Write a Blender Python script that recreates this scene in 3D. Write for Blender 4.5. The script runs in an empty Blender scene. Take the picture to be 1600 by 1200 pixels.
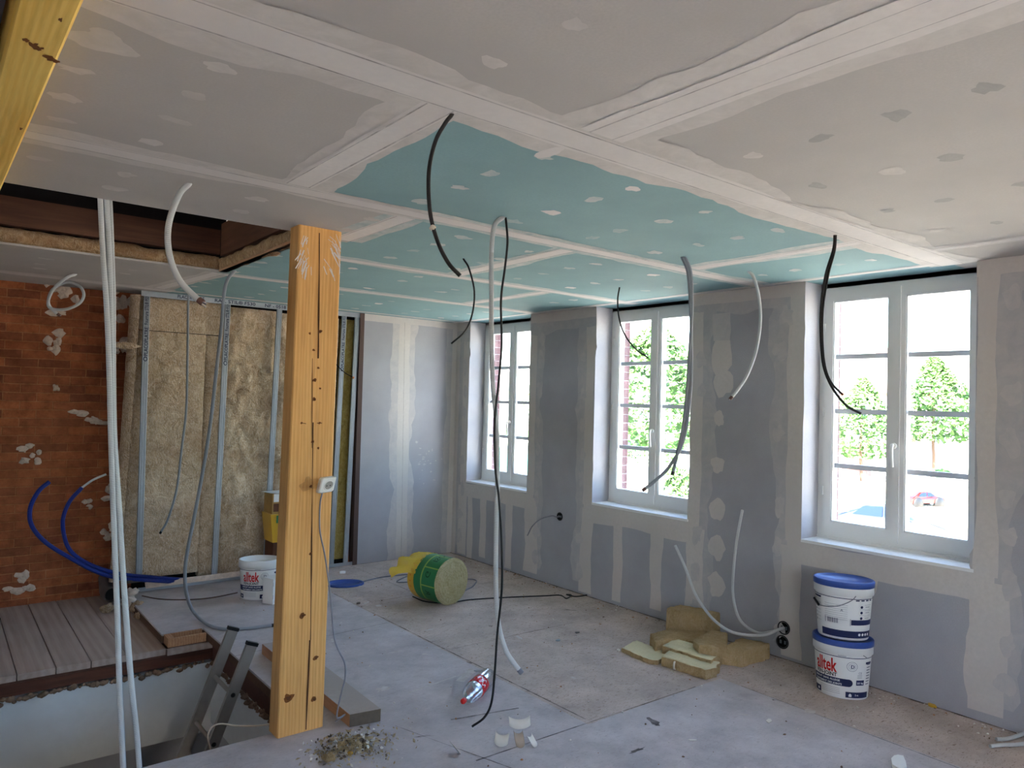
import bpy, math, random
from mathutils import Vector, Matrix, noise
# ------------------------------------------------------------------ camera, world, sun, exposure
scn = bpy.context.scene
COL = scn.collection
CP = (-4.50388, -6.68575, 1.65327); YAW, PIT, ROL, FPX = (.66917, .02441, .0264, 1148.455)
_cy, _sy, _cp, _sp = math.cos(YAW), math.sin(YAW), math.cos(PIT), math.sin(PIT)
_f = Vector((_sy*_cp, _cy*_cp, _sp)); _r = Vector((_cy, -_sy, 0)); _u = _r.cross(_f)
_cr, _sr = math.cos(ROL), math.sin(ROL)
RX = _cr*_r + _sr*_u; UX = -_sr*_r + _cr*_u
cam = bpy.data.cameras.new('camera'); cam_o = bpy.data.objects.new('camera', cam); COL.objects.link(cam_o)
cam.sensor_width = 36; cam.lens = FPX/1600*36; cam.clip_start = .05; cam.clip_end = 500
m = Matrix((RX, UX, -_f)).transposed().to_4x4(); m.translation = Vector(CP)
cam_o.matrix_world = m
scn.camera = cam_o
scn.view_settings.view_transform = 'Standard'
scn.view_settings.look = 'None'
scn.view_settings.gamma = 1
scn.view_settings.exposure = 3.5
scn.cycles.max_bounces = 10
scn.cycles.diffuse_bounces = 7
scn.cycles.transparent_max_bounces = 24
scn.cycles.sample_clamp_indirect = 8

W = bpy.data.worlds.new('sky'); scn.world = W; W.use_nodes = True
wn = W.node_tree.nodes; wl = W.node_tree.links
bgn = wn['Background']; sk = wn.new('ShaderNodeTexSky'); sk.sky_type = 'NISHITA'
sk.sun_disc = False; sk.sun_elevation = math.radians(48); sk.sun_rotation = math.radians(250); sk.air_density = 1.0; sk.dust_density = 1.6
wl.new(sk.outputs[0], bgn.inputs[0]); bgn.inputs[1].default_value = .36
sun = bpy.data.lights.new('sun', 'SUN'); sun.energy = 9; sun.angle = math.radians(.6); sun.color = (1, .94, .85)
sun_o = bpy.data.objects.new('sun', sun); COL.objects.link(sun_o)
sun_o.rotation_euler = Vector((.75, .25, -.95)).to_track_quat('-Z', 'Y').to_euler()   # comes over the roof, falls on the square outside
sun_o.location = (-20, -10, 30)

# ------------------------------------------------------------------ helpers
rnd = random.Random(7)
def ray(u, v): return _f + RX*((u-800)/FPX) + UX*((600-v)/FPX)
CV = Vector(CP)
def on(ax, val, u, v):
    d = ray(u, v); i = 'xyz'.index(ax); return CV + d*((val-CV[i])/d[i])
FH = Vector((_sy, _cy, 0))
def onp(P, u, v, n=FH):
    d = ray(u, v); return CV + d*((Vector(P)-CV).dot(n)/d.dot(n))
def nz(x, y=0, z=0): return noise.noise(Vector((x, y, z)))

class MB:
    def __init__(s): s.v = []; s.f = []; s.m = []; s.uv = []; s.sm = []
    def face(s, pts, mi=0, uv=None, sm=False):
        b = len(s.v); s.v += [tuple(p) for p in pts]; s.f.append(tuple(range(b, b+len(pts)))); s.m.append(mi)
        s.uv.append(uv or [(0, 0)]*len(pts)); s.sm.append(sm)
    def grid(s, P, mi=0, uvf=None, sm=True, closed=False, flip=False):
        b = len(s.v); R_ = len(P); C_ = len(P[0])
        for row in P: s.v += [tuple(q) for q in row]
        for i in range(R_-1):
            for j in range(C_ if closed else C_-1):
                k = (j+1) % C_
                q = [b+i*C_+j, b+i*C_+k, b+(i+1)*C_+k, b+(i+1)*C_+j]
                uv = [(j, i), (j+1, i), (j+1, i+1), (j, i+1)]
                if uvf: uv = [uvf(a, c) for a, c in uv]
                if flip: q.reverse(); uv.reverse()
                s.f.append(tuple(q)); s.m.append(mi); s.uv.append(uv); s.sm.append(sm)
    def box(s, x0, x1, y0, y1, z0, z1, mi=0, skip=''):
        if x0 > x1: x0, x1 = x1, x0
        if y0 > y1: y0, y1 = y1, y0
        if z0 > z1: z0, z1 = z1, z0
        b = len(s.v)
        s.v += [(x0,y0,z0),(x1,y0,z0),(x1,y1,z0),(x0,y1,z0),(x0,y0,z1),(x1,y0,z1),(x1,y1,z1),(x0,y1,z1)]
        for n_, q in (('b',(3,2,1,0)),('t',(4,5,6,7)),('f',(0,1,5,4)),('r',(1,2,6,5)),('k',(2,3,7,6)),('l',(3,0,4,7))):
            if n_ in skip: continue
            s.f.append(tuple(b+i for i in q)); s.m.append(mi); s.uv.append([(0,0),(1,0),(1,1),(0,1)]); s.sm.append(False)
    def hexa(s, B, T, mi=0):
        b = len(s.v); s.v += [tuple(p) for p in B] + [tuple(p) for p in T]; n = len(B)
        fs = [tuple(range(n-1, -1, -1)), tuple(range(n, 2*n))] + [(i, (i+1) % n, n+(i+1) % n, n+i) for i in range(n)]
        for q in fs: s.f.append(tuple(b+i for i in q)); s.m.append(mi); s.uv.append([(0,0)]*len(q)); s.sm.append(False)
    def tube(s, pts, r, seg=10, mi=0, cap=True, per=6):
        pts = smooth(pts, per) if per > 1 else [Vector(p) for p in pts]
        rows = []; L = [0]; N = None
        for i, p in enumerate(pts):
            t = (pts[min(i+1, len(pts)-1)] - pts[max(i-1, 0)]).normalized()
            if N is None:
                N = t.orthogonal().normalized()
            N = (N - t*N.dot(t)).normalized(); B = t.cross(N)
            if i: L.append(L[-1]+(p-pts[i-1]).length)
            rows.append([p + (N*math.cos(a)+B*math.sin(a))*r for a in (2*math.pi*k/seg for k in range(seg))])
        s.grid(rows, mi, lambda a, c: (a/seg, L[c]), True, True)
        if cap:
            s.face(list(reversed(rows[0])), mi); s.face(rows[-1], mi)
        return pts
    def lathe(s, prof, c=(0,0,0), seg=24, mi=0, sx=1, sy=1, axis=None):
        rows = []
        for r, z in prof:
            row = []
            for k in range(seg):
                a = 2*math.pi*k/seg; q = Vector((r*sx*math.cos(a), r*sy*math.sin(a), z))
                if axis is not None: q = axis @ q
                row.append(q + Vector(c))
            rows.append(row)
        s.grid(rows, mi, lambda a, b_: (a/seg, b_), True, True)
    def build(s, name, mats, parent=None, local=False, origin=None, weld=False):
        me = bpy.data.meshes.new(name)
        off = Vector((0, 0, 0))
        if parent is not None and not local: off = world_loc(parent)
        elif parent is None and not local:
            if origin is not None: off = Vector(origin)
            else:
                xs = [p[0] for p in s.v]; ys = [p[1] for p in s.v]; zs = [p[2] for p in s.v]
                off = Vector(((min(xs)+max(xs))/2, (min(ys)+max(ys))/2, min(zs)))
        me.from_pydata([(p[0]-off[0], p[1]-off[1], p[2]-off[2]) for p in s.v], [], s.f)
        if not isinstance(mats, (list, tuple)): mats = [mats]
        for mt in mats: me.materials.append(mt)
        me.polygons.foreach_set('material_index', s.m); me.polygons.foreach_set('use_smooth', s.sm)
        ul = me.uv_layers.new(name='UVMap'); flat = [c for f in s.uv for q in f for c in q]
        ul.data.foreach_set('uv', flat)
        if weld:
            import bmesh
            bm = bmesh.new(); bm.from_mesh(me); bmesh.ops.remove_doubles(bm, verts=bm.verts, dist=1e-5); bm.to_mesh(me); bm.free()
        me.update()
        o = bpy.data.objects.new(name, me); COL.objects.link(o)
        if parent is not None: o.parent = parent
        elif not local: o.location = off
        return o
def world_loc(o):
    l = Vector(o.location)
    while o.parent: o = o.parent; l += Vector(o.location)
    return l
def smooth(pts, per=6):
    P = [Vector(p) for p in pts]
    if len(P) < 3: return P
    P = [2*P[0]-P[1]] + P + [2*P[-1]-P[-2]]; out = []
    for i in range(1, len(P)-2):
        a, b, c, d = P[i-1:i+3]
        for k in range(per):
            t = k/per
            out.append(.5*((2*b)+(c-a)*t+(2*a-5*b+4*c-d)*t*t+(3*b-a-3*c+d)*t**3))
    out.append(P[-2]); return out
def tag(o, label, cat, group=None, kind=None):
    if label: o['label'] = label
    if cat: o['category'] = cat
    if group: o['group'] = group
    if kind: o['kind'] = kind
    return o
def struct(o): o['kind'] = 'structure'; return o
def thing(name, loc, label, cat, group=None, rz=0):
    o = bpy.data.objects.new(name, None); COL.objects.link(o); o.location = loc; o.rotation_euler = (0, 0, rz)
    o.empty_display_size = .1
    return tag(o, label, cat, group)
def text_mesh(txt, size, bold=False, sx=1):
    """2-D outlines of the writing as (verts, faces); baseline on y=0, starting at x=0"""
    cu = bpy.data.curves.new('t', 'FONT'); cu.body = txt; cu.size = size; cu.resolution_u = 2
    if bold: cu.offset = size*.018
    o = bpy.data.objects.new('t', cu); COL.objects.link(o)
    dg = bpy.context.evaluated_depsgraph_get(); dg.update()
    me = bpy.data.meshes.new_from_object(o.evaluated_get(dg))
    V = [(v.co.x*sx, v.co.y) for v in me.vertices]; F = [tuple(p.vertices) for p in me.polygons]
    bpy.data.objects.remove(o); bpy.data.curves.remove(cu); bpy.data.meshes.remove(me)
    return V, F
def add_text(mb, txt, size, fn, mi=0, bold=False, sx=1, width=None):
    V, F = text_mesh(txt, size, bold, sx)
    if width and V:
        k = width/max(v[0] for v in V); V = [(v[0]*k, v[1]) for v in V]
    b = len(mb.v); mb.v += [tuple(fn(x, y)) for x, y in V]
    for f in F: mb.f.append(tuple(b+i for i in f)); mb.m.append(mi); mb.uv.append([(0,0)]*len(f)); mb.sm.append(False)

# ------------------------------------------------------------------ materials
def srgb(*c):
    return tuple(((x/255)/12.92 if x/255 <= .04045 else ((x/255+.055)/1.055)**2.4) for x in c)+(1,)
class NT:
    def __init__(s, name):
        s.mt = bpy.data.materials.new(name); s.mt.use_nodes = True; s.n = s.mt.node_tree.nodes; s.l = s.mt.node_tree.links
        s.b = s.n['Principled BSDF']; s.out = s.n['Material Output']; s.tc = s.n.new('ShaderNodeTexCoord'); s.co = s.tc.outputs['Object']
    def map(s, scale=(1,1,1), rot=(0,0,0), src=None, loc=(0,0,0)):
        m = s.n.new('ShaderNodeMapping'); m.inputs['Scale'].default_value = scale; m.inputs['Rotation'].default_value = rot
        m.inputs['Location'].default_value = loc
        s.l.new(src or s.co, m.inputs[0]); return m.outputs[0]
    def noise(s, scale=5, det=4, rough=.55, src=None, dist=0):
        t = s.n.new('ShaderNodeTexNoise'); t.inputs['Scale'].default_value = scale; t.inputs['Detail'].default_value = det
        t.inputs['Roughness'].default_value = rough; t.inputs['Distortion'].default_value = dist
        s.l.new(src or s.co, t.inputs['Vector']); return t.outputs['Fac']
    def ramp(s, fac, stops):
        r = s.n.new('ShaderNodeValToRGB'); e = r.color_ramp.elements
        while len(e) < len(stops): e.new(.5)
        for el, (p, c) in zip(e, stops): el.position = p; el.color = c if len(c) == 4 else tuple(c)+(1,)
        s.l.new(fac, r.inputs[0]); return r.outputs[0]
    def mix(s, fac, a, b, mode='MIX'):
        m = s.n.new('ShaderNodeMix'); m.data_type = 'RGBA'; m.blend_type = mode
        for i, x in ((0, fac), (6, a), (7, b)):
            if hasattr(x, 'is_output') or isinstance(x, bpy.types.NodeSocket): s.l.new(x, m.inputs[i])
            else: m.inputs[i].default_value = x
        return m.outputs[2]
    def math(s, op, a, b=0):
        m = s.n.new('ShaderNodeMath'); m.operation = op
        for i, x in ((0, a), (1, b)):
            if isinstance(x, bpy.types.NodeSocket): s.l.new(x, m.inputs[i])
            else: m.inputs[i].default_value = x
        return m.outputs[0]
    def base(s, c):
        if isinstance(c, bpy.types.NodeSocket): s.l.new(c, s.b.inputs['Base Color'])
        else: s.b.inputs['Base Color'].default_value = c
        return s
    def rough(s, r, spec=.3, metal=0):
        s.b.inputs['Roughness'].default_value = r; s.b.inputs['Specular IOR Level'].default_value = spec; s.b.inputs['Metallic'].default_value = metal
        return s
    def bump(s, h, strength=.3, dist=.01):
        b = s.n.new('ShaderNodeBump'); b.inputs['Strength'].default_value = strength; b.inputs['Distance'].default_value = dist
        s.l.new(h, b.inputs['Height']); s.l.new(b.outputs[0], s.b.inputs['Normal']); return s
    def alpha(s, a):
        if isinstance(a, bpy.types.NodeSocket): s.l.new(a, s.b.inputs['Alpha'])
        else: s.b.inputs['Alpha'].default_value = a
        return s
def flat(name, c, r=.6, spec=.3, metal=0):
    t = NT(name); return t.base(c).rough(r, spec, metal).mt
def speck(name, c, var=.12, scale=60, r=.85, bump=.1, big=.08, spec=.2):
    """one colour with fine and broad mottling"""
    t = NT(name); a = t.noise(scale, 5, .6); b = t.noise(1.7, 4, .6)
    lo = tuple(x*(1-var) for x in c[:3])+(1,); hi = tuple(min(1, x*(1+var)) for x in c[:3])+(1,)
    col = t.ramp(a, [(.3, lo), (.7, hi)])
    col = t.mix(t.ramp(b, [(.35, (0,0,0)), (.65, (1,1,1))]), col, tuple(x*(1-big) for x in c[:3])+(1,))
    t.base(col).rough(r, spec)
    if bump: t.bump(a, bump, .003)
    return t.mt
M = {}
M['gyp'] = speck('plasterboard_grey', srgb(182, 176, 169), .05, 120)
M['gyp_wall'] = speck('plasterboard_wall_paper', srgb(169, 168, 173), .06, 120, big=.14)
M['gyp_green'] = speck('plasterboard_green', srgb(132, 163, 164), .06, 90, big=.1)
M['comp'] = speck('joint_compound', srgb(215, 208, 202), .05, 40, bump=.2)
def thin(name, c, lo, hi):
    t = NT(name); t.base(c).rough(.85, .15)
    a = t.noise(9, 5, .65); t.alpha(t.ramp(a, [(.3, (lo,)*3), (.7, (hi,)*3)])); return t.mt
M['comp_w'] = speck('wall_joint_compound', srgb(200, 194, 189), .05, 40, bump=.2, big=.08)
def blend(name, base, c, lo, hi, sc=9):
    """compound wiped thin so that the board shows through in streaks"""
    t = NT(name); a = t.noise(sc, 6, .7, None, .6)
    t.base(t.mix(t.ramp(a, [(.3, (lo,)*3), (.7, (hi,)*3)]), base, c)).rough(.85, .15); return t.mt
GB, GG, GW, CC = srgb(180, 174, 167), srgb(129, 160, 161), srgb(167, 166, 170), srgb(213, 206, 199)
M['comp_thin'] = blend('feathered_compound_on_grey', GB, CC, .25, .8)
M['comp_faint'] = blend('scraped_compound_on_grey', GB, CC, .05, .5)
M['thin_green'] = blend('feathered_compound_on_green', GG, CC, .2, .85)
M['faint_green'] = blend('scraped_compound_on_green', GG, CC, .05, .5)
M['thin_wall'] = blend('feathered_compound_on_wall', GW, srgb(200, 194, 189), .25, .8)
M['faint_wall'] = blend('scraped_compound_on_wall', GW, srgb(200, 194, 189), .05, .55)
M['splash'] = blend('compound_splash_on_floor', srgb(172, 160, 150), srgb(210, 208, 206), .1, .8, 20)
M['damp'] = blend('damp_compound', GB, srgb(146, 145, 140), .35, .85)
M['crease'] = thin('pencil_crease', srgb(120, 112, 104), .1, .6)
M['white_pvc'] = speck('white_window_pvc', srgb(226, 226, 224), .01, 30, r=.35, bump=0, big=.02, spec=.4)
M['bar'] = flat('grey_glazing_bar', srgb(206, 210, 218), .4)
M['white_met'] = flat('white_plastic', srgb(228, 228, 224), .4)
M['black'] = flat('black_plastic', srgb(22, 22, 24), .45)
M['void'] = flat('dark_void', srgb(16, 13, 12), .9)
t = NT('clear_glass')
gl = t.n.new('ShaderNodeBsdfGlossy'); gl.inputs['Roughness'].default_value = .02
tr = t.n.new('ShaderNodeBsdfTransparent'); tr.inputs[0].default_value = (.96, .98, .97, 1)
mx = t.n.new('ShaderNodeMixShader'); fr = t.n.new('ShaderNodeLayerWeight'); fr.inputs[0].default_value = .5
t.l.new(t.math('ADD', t.math('POWER', fr.outputs['Facing'], 5), .04), mx.inputs[0]); t.l.new(tr.outputs[0], mx.inputs[1]); t.l.new(gl.outputs[0], mx.inputs[2]); t.l.new(mx.outputs[0], t.out.inputs[0])
M['glass'] = t.mt
def wood(name, c1, c2, axis='z', gs=1.0, r=.6, knots=True, bump=.15):
    t = NT(name)
    sc = {'x': (.35, 6, 6), 'y': (6, .35, 6), 'z': (6, 6, .35)}[axis]
    mp = t.map(tuple(x*gs for x in sc))
    a = t.noise(3.2, 6, .65, mp, .35); b = t.noise(14, 4, .6, mp)
    w = t.n.new('ShaderNodeTexWave'); w.inputs['Scale'].default_value = 3.0; w.inputs['Distortion'].default_value = 6; w.inputs['Detail'].default_value = 3
    w.bands_direction = 'Y' if axis == 'x' else 'X'
    t.l.new(mp, w.inputs[0])
    col = t.ramp(a, [(.25, c1), (.75, c2)])
    col = t.mix(.35, col, t.ramp(w.outputs['Fac'], [(.2, c1), (.8, c2)]))
    col = t.mix(t.ramp(b, [(.45, (0,0,0)), (.8, (.45,.45,.45))]), col, tuple(x*.55 for x in c1[:3])+(1,))
    big = t.noise(1.3, 3, .5)
    col = t.mix(t.ramp(big, [(.4, (0,0,0)), (.75, (.35,.35,.35))]), col, tuple(min(1, x*1.25) for x in c2[:3])+(1,))
    t.base(col).rough(r, .25); t.bump(b, bump, .002); return t.mt
M['post'] = wood('planed_spruce', srgb(200, 142, 76), srgb(228, 178, 112), 'z')
M['beamy'] = wood('yellow_treated_spruce', srgb(224, 168, 62), srgb(248, 208, 116), 'y')
M['old'] = wood('old_dark_beam_wood', srgb(52, 30, 22), srgb(98, 60, 44), 'x', bump=.4)
M['bay_shade'] = speck('shade_black_timber', srgb(34, 30, 32), .3, 20, bump=.3)  # near black puts the shade deep in the ceiling trap into the colour
M['old_y'] = wood('old_dark_trimmer_wood', srgb(58, 36, 26), srgb(112, 74, 54), 'y', bump=.4)
M['old_red'] = wood('old_reddish_joist_wood', srgb(66, 42, 32), srgb(108, 72, 54), 'x', bump=.3)
M['board'] = wood('old_floorboard_wood', srgb(146, 128, 118), srgb(176, 160, 150), 'y', .35, r=.8)
M['plank'] = wood('sawn_pine', srgb(150, 104, 72), srgb(186, 142, 106), 'y')
M['plank_top'] = speck('dusty_pine_face', srgb(170, 158, 150), .1, 40)
M['end'] = speck('weathered_end_grain', srgb(104, 92, 80), .18, 50)
M['brownstrip'] = flat('dark_brown_edge', srgb(84, 66, 60), .7)
# floor
def floor_mat(name, c, fleck, amount):
    t = NT(name); a = t.noise(3.0, 7, .7); b = t.noise(34, 4, .75, t.map((1, 2.6, 1), (0, 0, .5)), 1.2); d = t.noise(90, 3, .6); e = t.noise(.9, 3, .5)
    col = t.ramp(a, [(.28, tuple(x*.68 for x in c[:3])), (.72, tuple(min(1, x*1.18) for x in c[:3]))])
    col = t.mix(t.ramp(b, [(.56, (0,0,0)), (.66, (amount,)*3)]), col, fleck)
    col = t.mix(t.ramp(d, [(.62, (0,0,0)), (.75, (.30,.30,.30))]), col, srgb(205, 202, 200))
    col = t.mix(t.ramp(e, [(.45, (0,0,0)), (.7, (.4,.4,.4))]), col, tuple(x*.82 for x in c[:3])+(1,))
    t.base(col).rough(.8, .2); t.bump(b, .15, .002); return t.mt
M['floor'] = floor_mat('dusty_floor_panel', srgb(188, 180, 180), srgb(120, 108, 100), .35)
M['floor_osb'] = floor_mat('flaky_floor_panel', srgb(190, 174, 164), srgb(104, 84, 66), .85)
M['floor_edge'] = speck('panel_edge', srgb(104, 80, 64), .2, 40)
M['seam'] = thin('panel_joint_gap', srgb(62, 52, 46), .1, .9)
# brick
def brick(name, c1, c2, mort, bw, bh, ax):
    t = NT(name)
    sp = t.n.new('ShaderNodeSeparateXYZ'); t.l.new(t.co, sp.inputs[0]); cb = t.n.new('ShaderNodeCombineXYZ')
    t.l.new(sp.outputs[ax], cb.inputs[0]); t.l.new(sp.outputs[2], cb.inputs[1])
    nw = t.noise(3, 3, .5); vv = t.n.new('ShaderNodeVectorMath'); vv.operation = 'ADD'
    sc = t.n.new('ShaderNodeVectorMath'); sc.operation = 'SCALE'; sc.inputs[3].default_value = .012; n3 = t.n.new('ShaderNodeTexNoise'); n3.inputs['Scale'].default_value = 6
    t.l.new(t.co, n3.inputs[0]); t.l.new(n3.outputs['Color'], sc.inputs[0]); t.l.new(cb.outputs[0], vv.inputs[0]); t.l.new(sc.outputs[0], vv.inputs[1])
    b = t.n.new('ShaderNodeTexBrick'); b.inputs['Scale'].default_value = 1; b.inputs['Brick Width'].default_value = bw; b.inputs['Row Height'].default_value = bh
    b.inputs['Mortar Size'].default_value = .005; b.inputs['Mortar Smooth'].default_value = .5; b.inputs['Bias'].default_value = 0
    b.inputs['Color1'].default_value = c1; b.inputs['Color2'].default_value = c2; b.inputs['Mortar'].default_value = mort
    t.l.new(vv.outputs[0], b.inputs[0])
    n = t.noise(11, 6, .7); n2 = t.noise(2.0, 4, .6)
    col = t.mix(.75, b.outputs['Color'], t.ramp(n, [(.3, (.28, .24, .22)), (.7, (1, 1, 1))]), 'MULTIPLY')
    col = t.mix(t.ramp(n2, [(.42, (0,0,0)), (.7, (.55,.55,.55))]), col, tuple(x*.45 for x in c1[:3])+(1,))
    t.base(col).rough(.9, .15)
    h = t.math('ADD', t.math('MULTIPLY', b.outputs['Fac'], -1), t.math('MULTIPLY', n, .9)); t.bump(h, .8, .012); return t.mt
M['brick_in'] = brick('old_orange_brickwork', srgb(190, 112, 72), srgb(142, 82, 58), srgb(190, 128, 90), .225, .068, 0)
M['brick_out'] = brick('facade_brick', srgb(112, 84, 88), srgb(92, 68, 72), srgb(150, 142, 144), .20, .075, 0)
M['brick_out_y'] = brick('facade_brick_face', srgb(166, 112, 104), srgb(140, 92, 88), srgb(214, 206, 198), .20, .075, 1)
# mineral wool
def wool(name, c1, c2, c3, sc=1):
    t = NT(name)
    w = t.noise(9*sc, 6, .7, None, 1.6); f = t.noise(55*sc, 4, .7, t.map((1, 1, .35), (0, .6, 0)), 2.5); g = t.noise(2.2*sc, 4, .6)
    col = t.ramp(w, [(.25, c1), (.55, c2), (.8, c3)])
    col = t.mix(t.ramp(f, [(.47, (0,0,0)), (.66, (.75,.75,.75))]), col, c3)
    col = t.mix(t.ramp(g, [(.5, (0,0,0)), (.72, (.6,.6,.6))]), col, c1)
    t.base(col).rough(.95, .1); t.bump(t.math('ADD', w, t.math('MULTIPLY', f, .5)), 1.0, .03); return t.mt
M['wool'] = wool('tan_mineral_wool', srgb(164, 126, 90), srgb(212, 184, 150), srgb(244, 230, 208))
M['wool_y'] = wool('yellow_mineral_wool', srgb(152, 126, 60), srgb(184, 160, 92), srgb(206, 190, 130))
M['wool_off'] = wool('pale_yellow_offcut_wool', srgb(190, 154, 104), srgb(212, 182, 134), srgb(224, 202, 162), 1.5)
M['wool_core'] = wool('cut_roll_end_wool', srgb(178, 164, 112), srgb(204, 194, 150), srgb(222, 214, 180), 1.5)
M['wool_face'] = speck('cut_wool_facing', srgb(210, 200, 164), .1, 60, bump=.4)
M['wool_roof'] = wool('brown_roof_wool', srgb(136, 98, 66), srgb(196, 158, 116), srgb(226, 200, 162))
M['steel'] = speck('galvanised_steel', srgb(172, 178, 184), .08, 30, r=.42, bump=0, big=.1, spec=.5)
M['steel'].node_tree.nodes['Principled BSDF'].inputs['Metallic'].default_value = .55
M['alu'] = speck('worn_aluminium', srgb(168, 164, 158), .12, 25, r=.45, bump=0, big=.15); M['alu'].node_tree.nodes['Principled BSDF'].inputs['Metallic'].default_value = .6
M['ink'] = flat('blue_black_print', srgb(38, 42, 70), .6)
def conduit(name, c, rib=True, r=.45, pitch=260):
    t = NT(name); t.base(c).rough(r, .35)
    if rib:
        sp = t.n.new('ShaderNodeSeparateXYZ'); t.l.new(t.tc.outputs['UV'], sp.inputs[0])
        w = t.math('SINE', t.math('MULTIPLY', sp.outputs[1], 2*math.pi*pitch)); t.bump(w, .6, .002)
    return t.mt
M['cond_w'] = conduit('pale_grey_ribbed_conduit', srgb(206, 208, 208))
M['cond_g'] = conduit('mid_grey_ribbed_conduit', srgb(150, 154, 160))
M['cond_b'] = conduit('black_ribbed_conduit', srgb(34, 30, 28), r=.5)
M['cable_b'] = flat('black_cable_rubber', srgb(26, 25, 25), .5)
M['cable_g'] = flat('grey_cable_sheath', srgb(128, 126, 134), .5)
M['cable_w'] = flat('cream_cable_sheath', srgb(216, 204, 184), .5)
M['blue_pipe'] = conduit('blue_ribbed_pipe', srgb(24, 46, 126), True, .4, 160)
M['tape'] = flat('brown_tape', srgb(98, 68, 62), .6)
M['wire_end'] = flat('bare_wire_ends', srgb(210, 200, 190), .5)
M['copper'] = flat('orange_wire_tip', srgb(214, 130, 70), .5)
# ------------------------------------------------------------------ ragged strips and blobs on the boards (compound)
def P3(ax, val, a, b):
    return {'z': (a, b, val), 'x': (val, a, b), 'y': (a, val, b)}[ax]
_lay = [0]
def layer(ax, val):
    """every patch lies a hair above the one before, so no two share a plane"""
    _lay[0] = (_lay[0]+1) % 90; return val + _lay[0]*1.6e-5*(1 if ax == 'z' and val < 1 else -1)
def strip(mb, ax, val, p, q, w, mi=0, rag=.12, step=.06, seed=None):
    val = layer(ax, val)
    sd = rnd.random()*100 if seed is None else seed
    d = Vector((q[0]-p[0], q[1]-p[1])); L = d.length; d.normalize(); n = Vector((-d.y, d.x)); k = max(2, int(L/step))
    A = []; B = []
    for i in range(k+1):
        t_ = i/k; c = Vector(p)+d*L*t_
        ra = (nz(t_*L*2.2, sd)*1.2+nz(t_*L*9, sd+3)*.45)*rag; rb = (nz(t_*L*2.2, sd+9)*1.2+nz(t_*L*9, sd+13)*.45)*rag
        A.append(P3(ax, val, *(c+n*w*(.5+ra)))); B.append(P3(ax, val, *(c-n*w*(.5+rb))))
    mb.grid([A, B], mi, None, False)
def blob(mb, ax, val, c, ra, rb, mi=0, rag=.25, n=16, rot=0):
    if abs(val) != .2985 and not (ax == 'x' and val < -1): val = layer(ax, val)
    sd = rnd.random()*50; pts = []
    for k in range(n):
        a = 2*math.pi*k/n; s_ = 1+nz(math.cos(a)*1.5+sd, math.sin(a)*1.5, sd)*rag*2
        x = ra*s_*math.cos(a); y = rb*s_*math.sin(a)
        pts.append(P3(ax, val, c[0]+x*math.cos(rot)-y*math.sin(rot), c[1]+x*math.sin(rot)+y*math.cos(rot)))
    mb.face(pts, mi)
# ================================================================== THE ROOM (z=0 new floor, z=2.5 ceiling, x=0 window wall, y=0 far wall)
H = 2.5; XL = -7.2; YB = -9.2
WIN = [(-1.26, -.25), (-3.17, -2.145), (-5.10, -4.085), (-7.03, -6.02), (-8.9, -7.95)]
SZ = .80
# ---- window wall with its compound
def wall_right():
    b = MB(); ys = sorted([y for w in WIN for y in w]); edges = [YB-.2]+ys+[.0]
    for i in range(0, len(edges), 2): b.box(0, .2, edges[i], edges[i+1], 0, 2.62)
    for a, c in WIN: b.box(0, .2, a, c, 0, SZ)
    e = -.0012
    for a, c in WIN[:4]:
        # beads of compound down both edges of the opening and under the sill
        for yy, s_ in ((a, -1), (c, 1)):
            strip(b, 'x', e, (yy+s_*.055, SZ-.02), (yy+s_*.055, 2.5), .11, 1, .16)
            strip(b, 'x', e*.5, (yy+s_*.13, .1), (yy+s_*.13, 2.45), .17, 3, .5)
        strip(b, 'x', e, (a-.1, SZ-.085), (c+.1, SZ-.085), .15, 1, .12)
        strip(b, 'x', e, (a-.07, .05), (a-.07, SZ-.05), .17, 1, .2)
        strip(b, 'x', e, (c+.06, .02), (c+.06, SZ-.05), .15, 1, .2)
    # vertical smears below the sills
    for y0, z0, w_ in ((-.34, .0, .09), (-.575, .05, .11), (-1.0, .02, .11), (-2.455, .03, .11), (-2.87, .06, .12)):
        strip(b, 'x', e, (y0, z0), (y0, SZ-.12), w_, 1, .22)
    strip(b, 'x', e, (-4.42, .12), (-4.42, .66), .2, 1, .22); blob(b, 'x', e*1.4, (-4.46, .62), .13, .14, 1, .2)
    # top band under the ceiling
    for i in range(0, len(edges), 2):
        strip(b, 'x', e, (edges[i], 2.455), (edges[i+1], 2.455), .09, 1, .15)
        strip(b, 'x', e*.6, (edges[i], 2.39), (edges[i+1], 2.39), .12, 3, .4)
    # screw spots
    for z_, rr in ((1.57, .055), (1.24, .065), (.92, .085), (.64, .085), (.37, .085)):
        blob(b, 'x', e, (-3.43, z_), rr*.8, rr, 1, .25)
    blob(b, 'x', e, (-3.44, 2.03), .09, .15, 1, .12, rot=.05); blob(b, 'x', e*1.5, (-3.46, 1.84), .08, .1, 1, .2); strip(b, 'x', e, (-3.44, 2.14), (-3.44, 2.34), .13, 2, .2)
    for y0 in (-1.42, -2.0, -3.27, -3.93, -5.27, -.17):
        for k in range(9):
            z_ = .2+.26*k+rnd.uniform(-.04, .04)
            if rnd.random() < .8: blob(b, 'x', e*1.2, (y0+rnd.uniform(-.025, .025), z_), rnd.uniform(.03, .055), rnd.uniform(.045, .08), 2, .3)
    # corner with the far wall
    strip(b, 'x', e, (-.035, 0), (-.035, 2.5), .07, 1, .15)
    return struct(b.build('wall_right', [M['gyp_wall'], M['comp_w'], M['thin_wall'], M['faint_wall']], origin=(0, 0, 0)))
wall_right()
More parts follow.
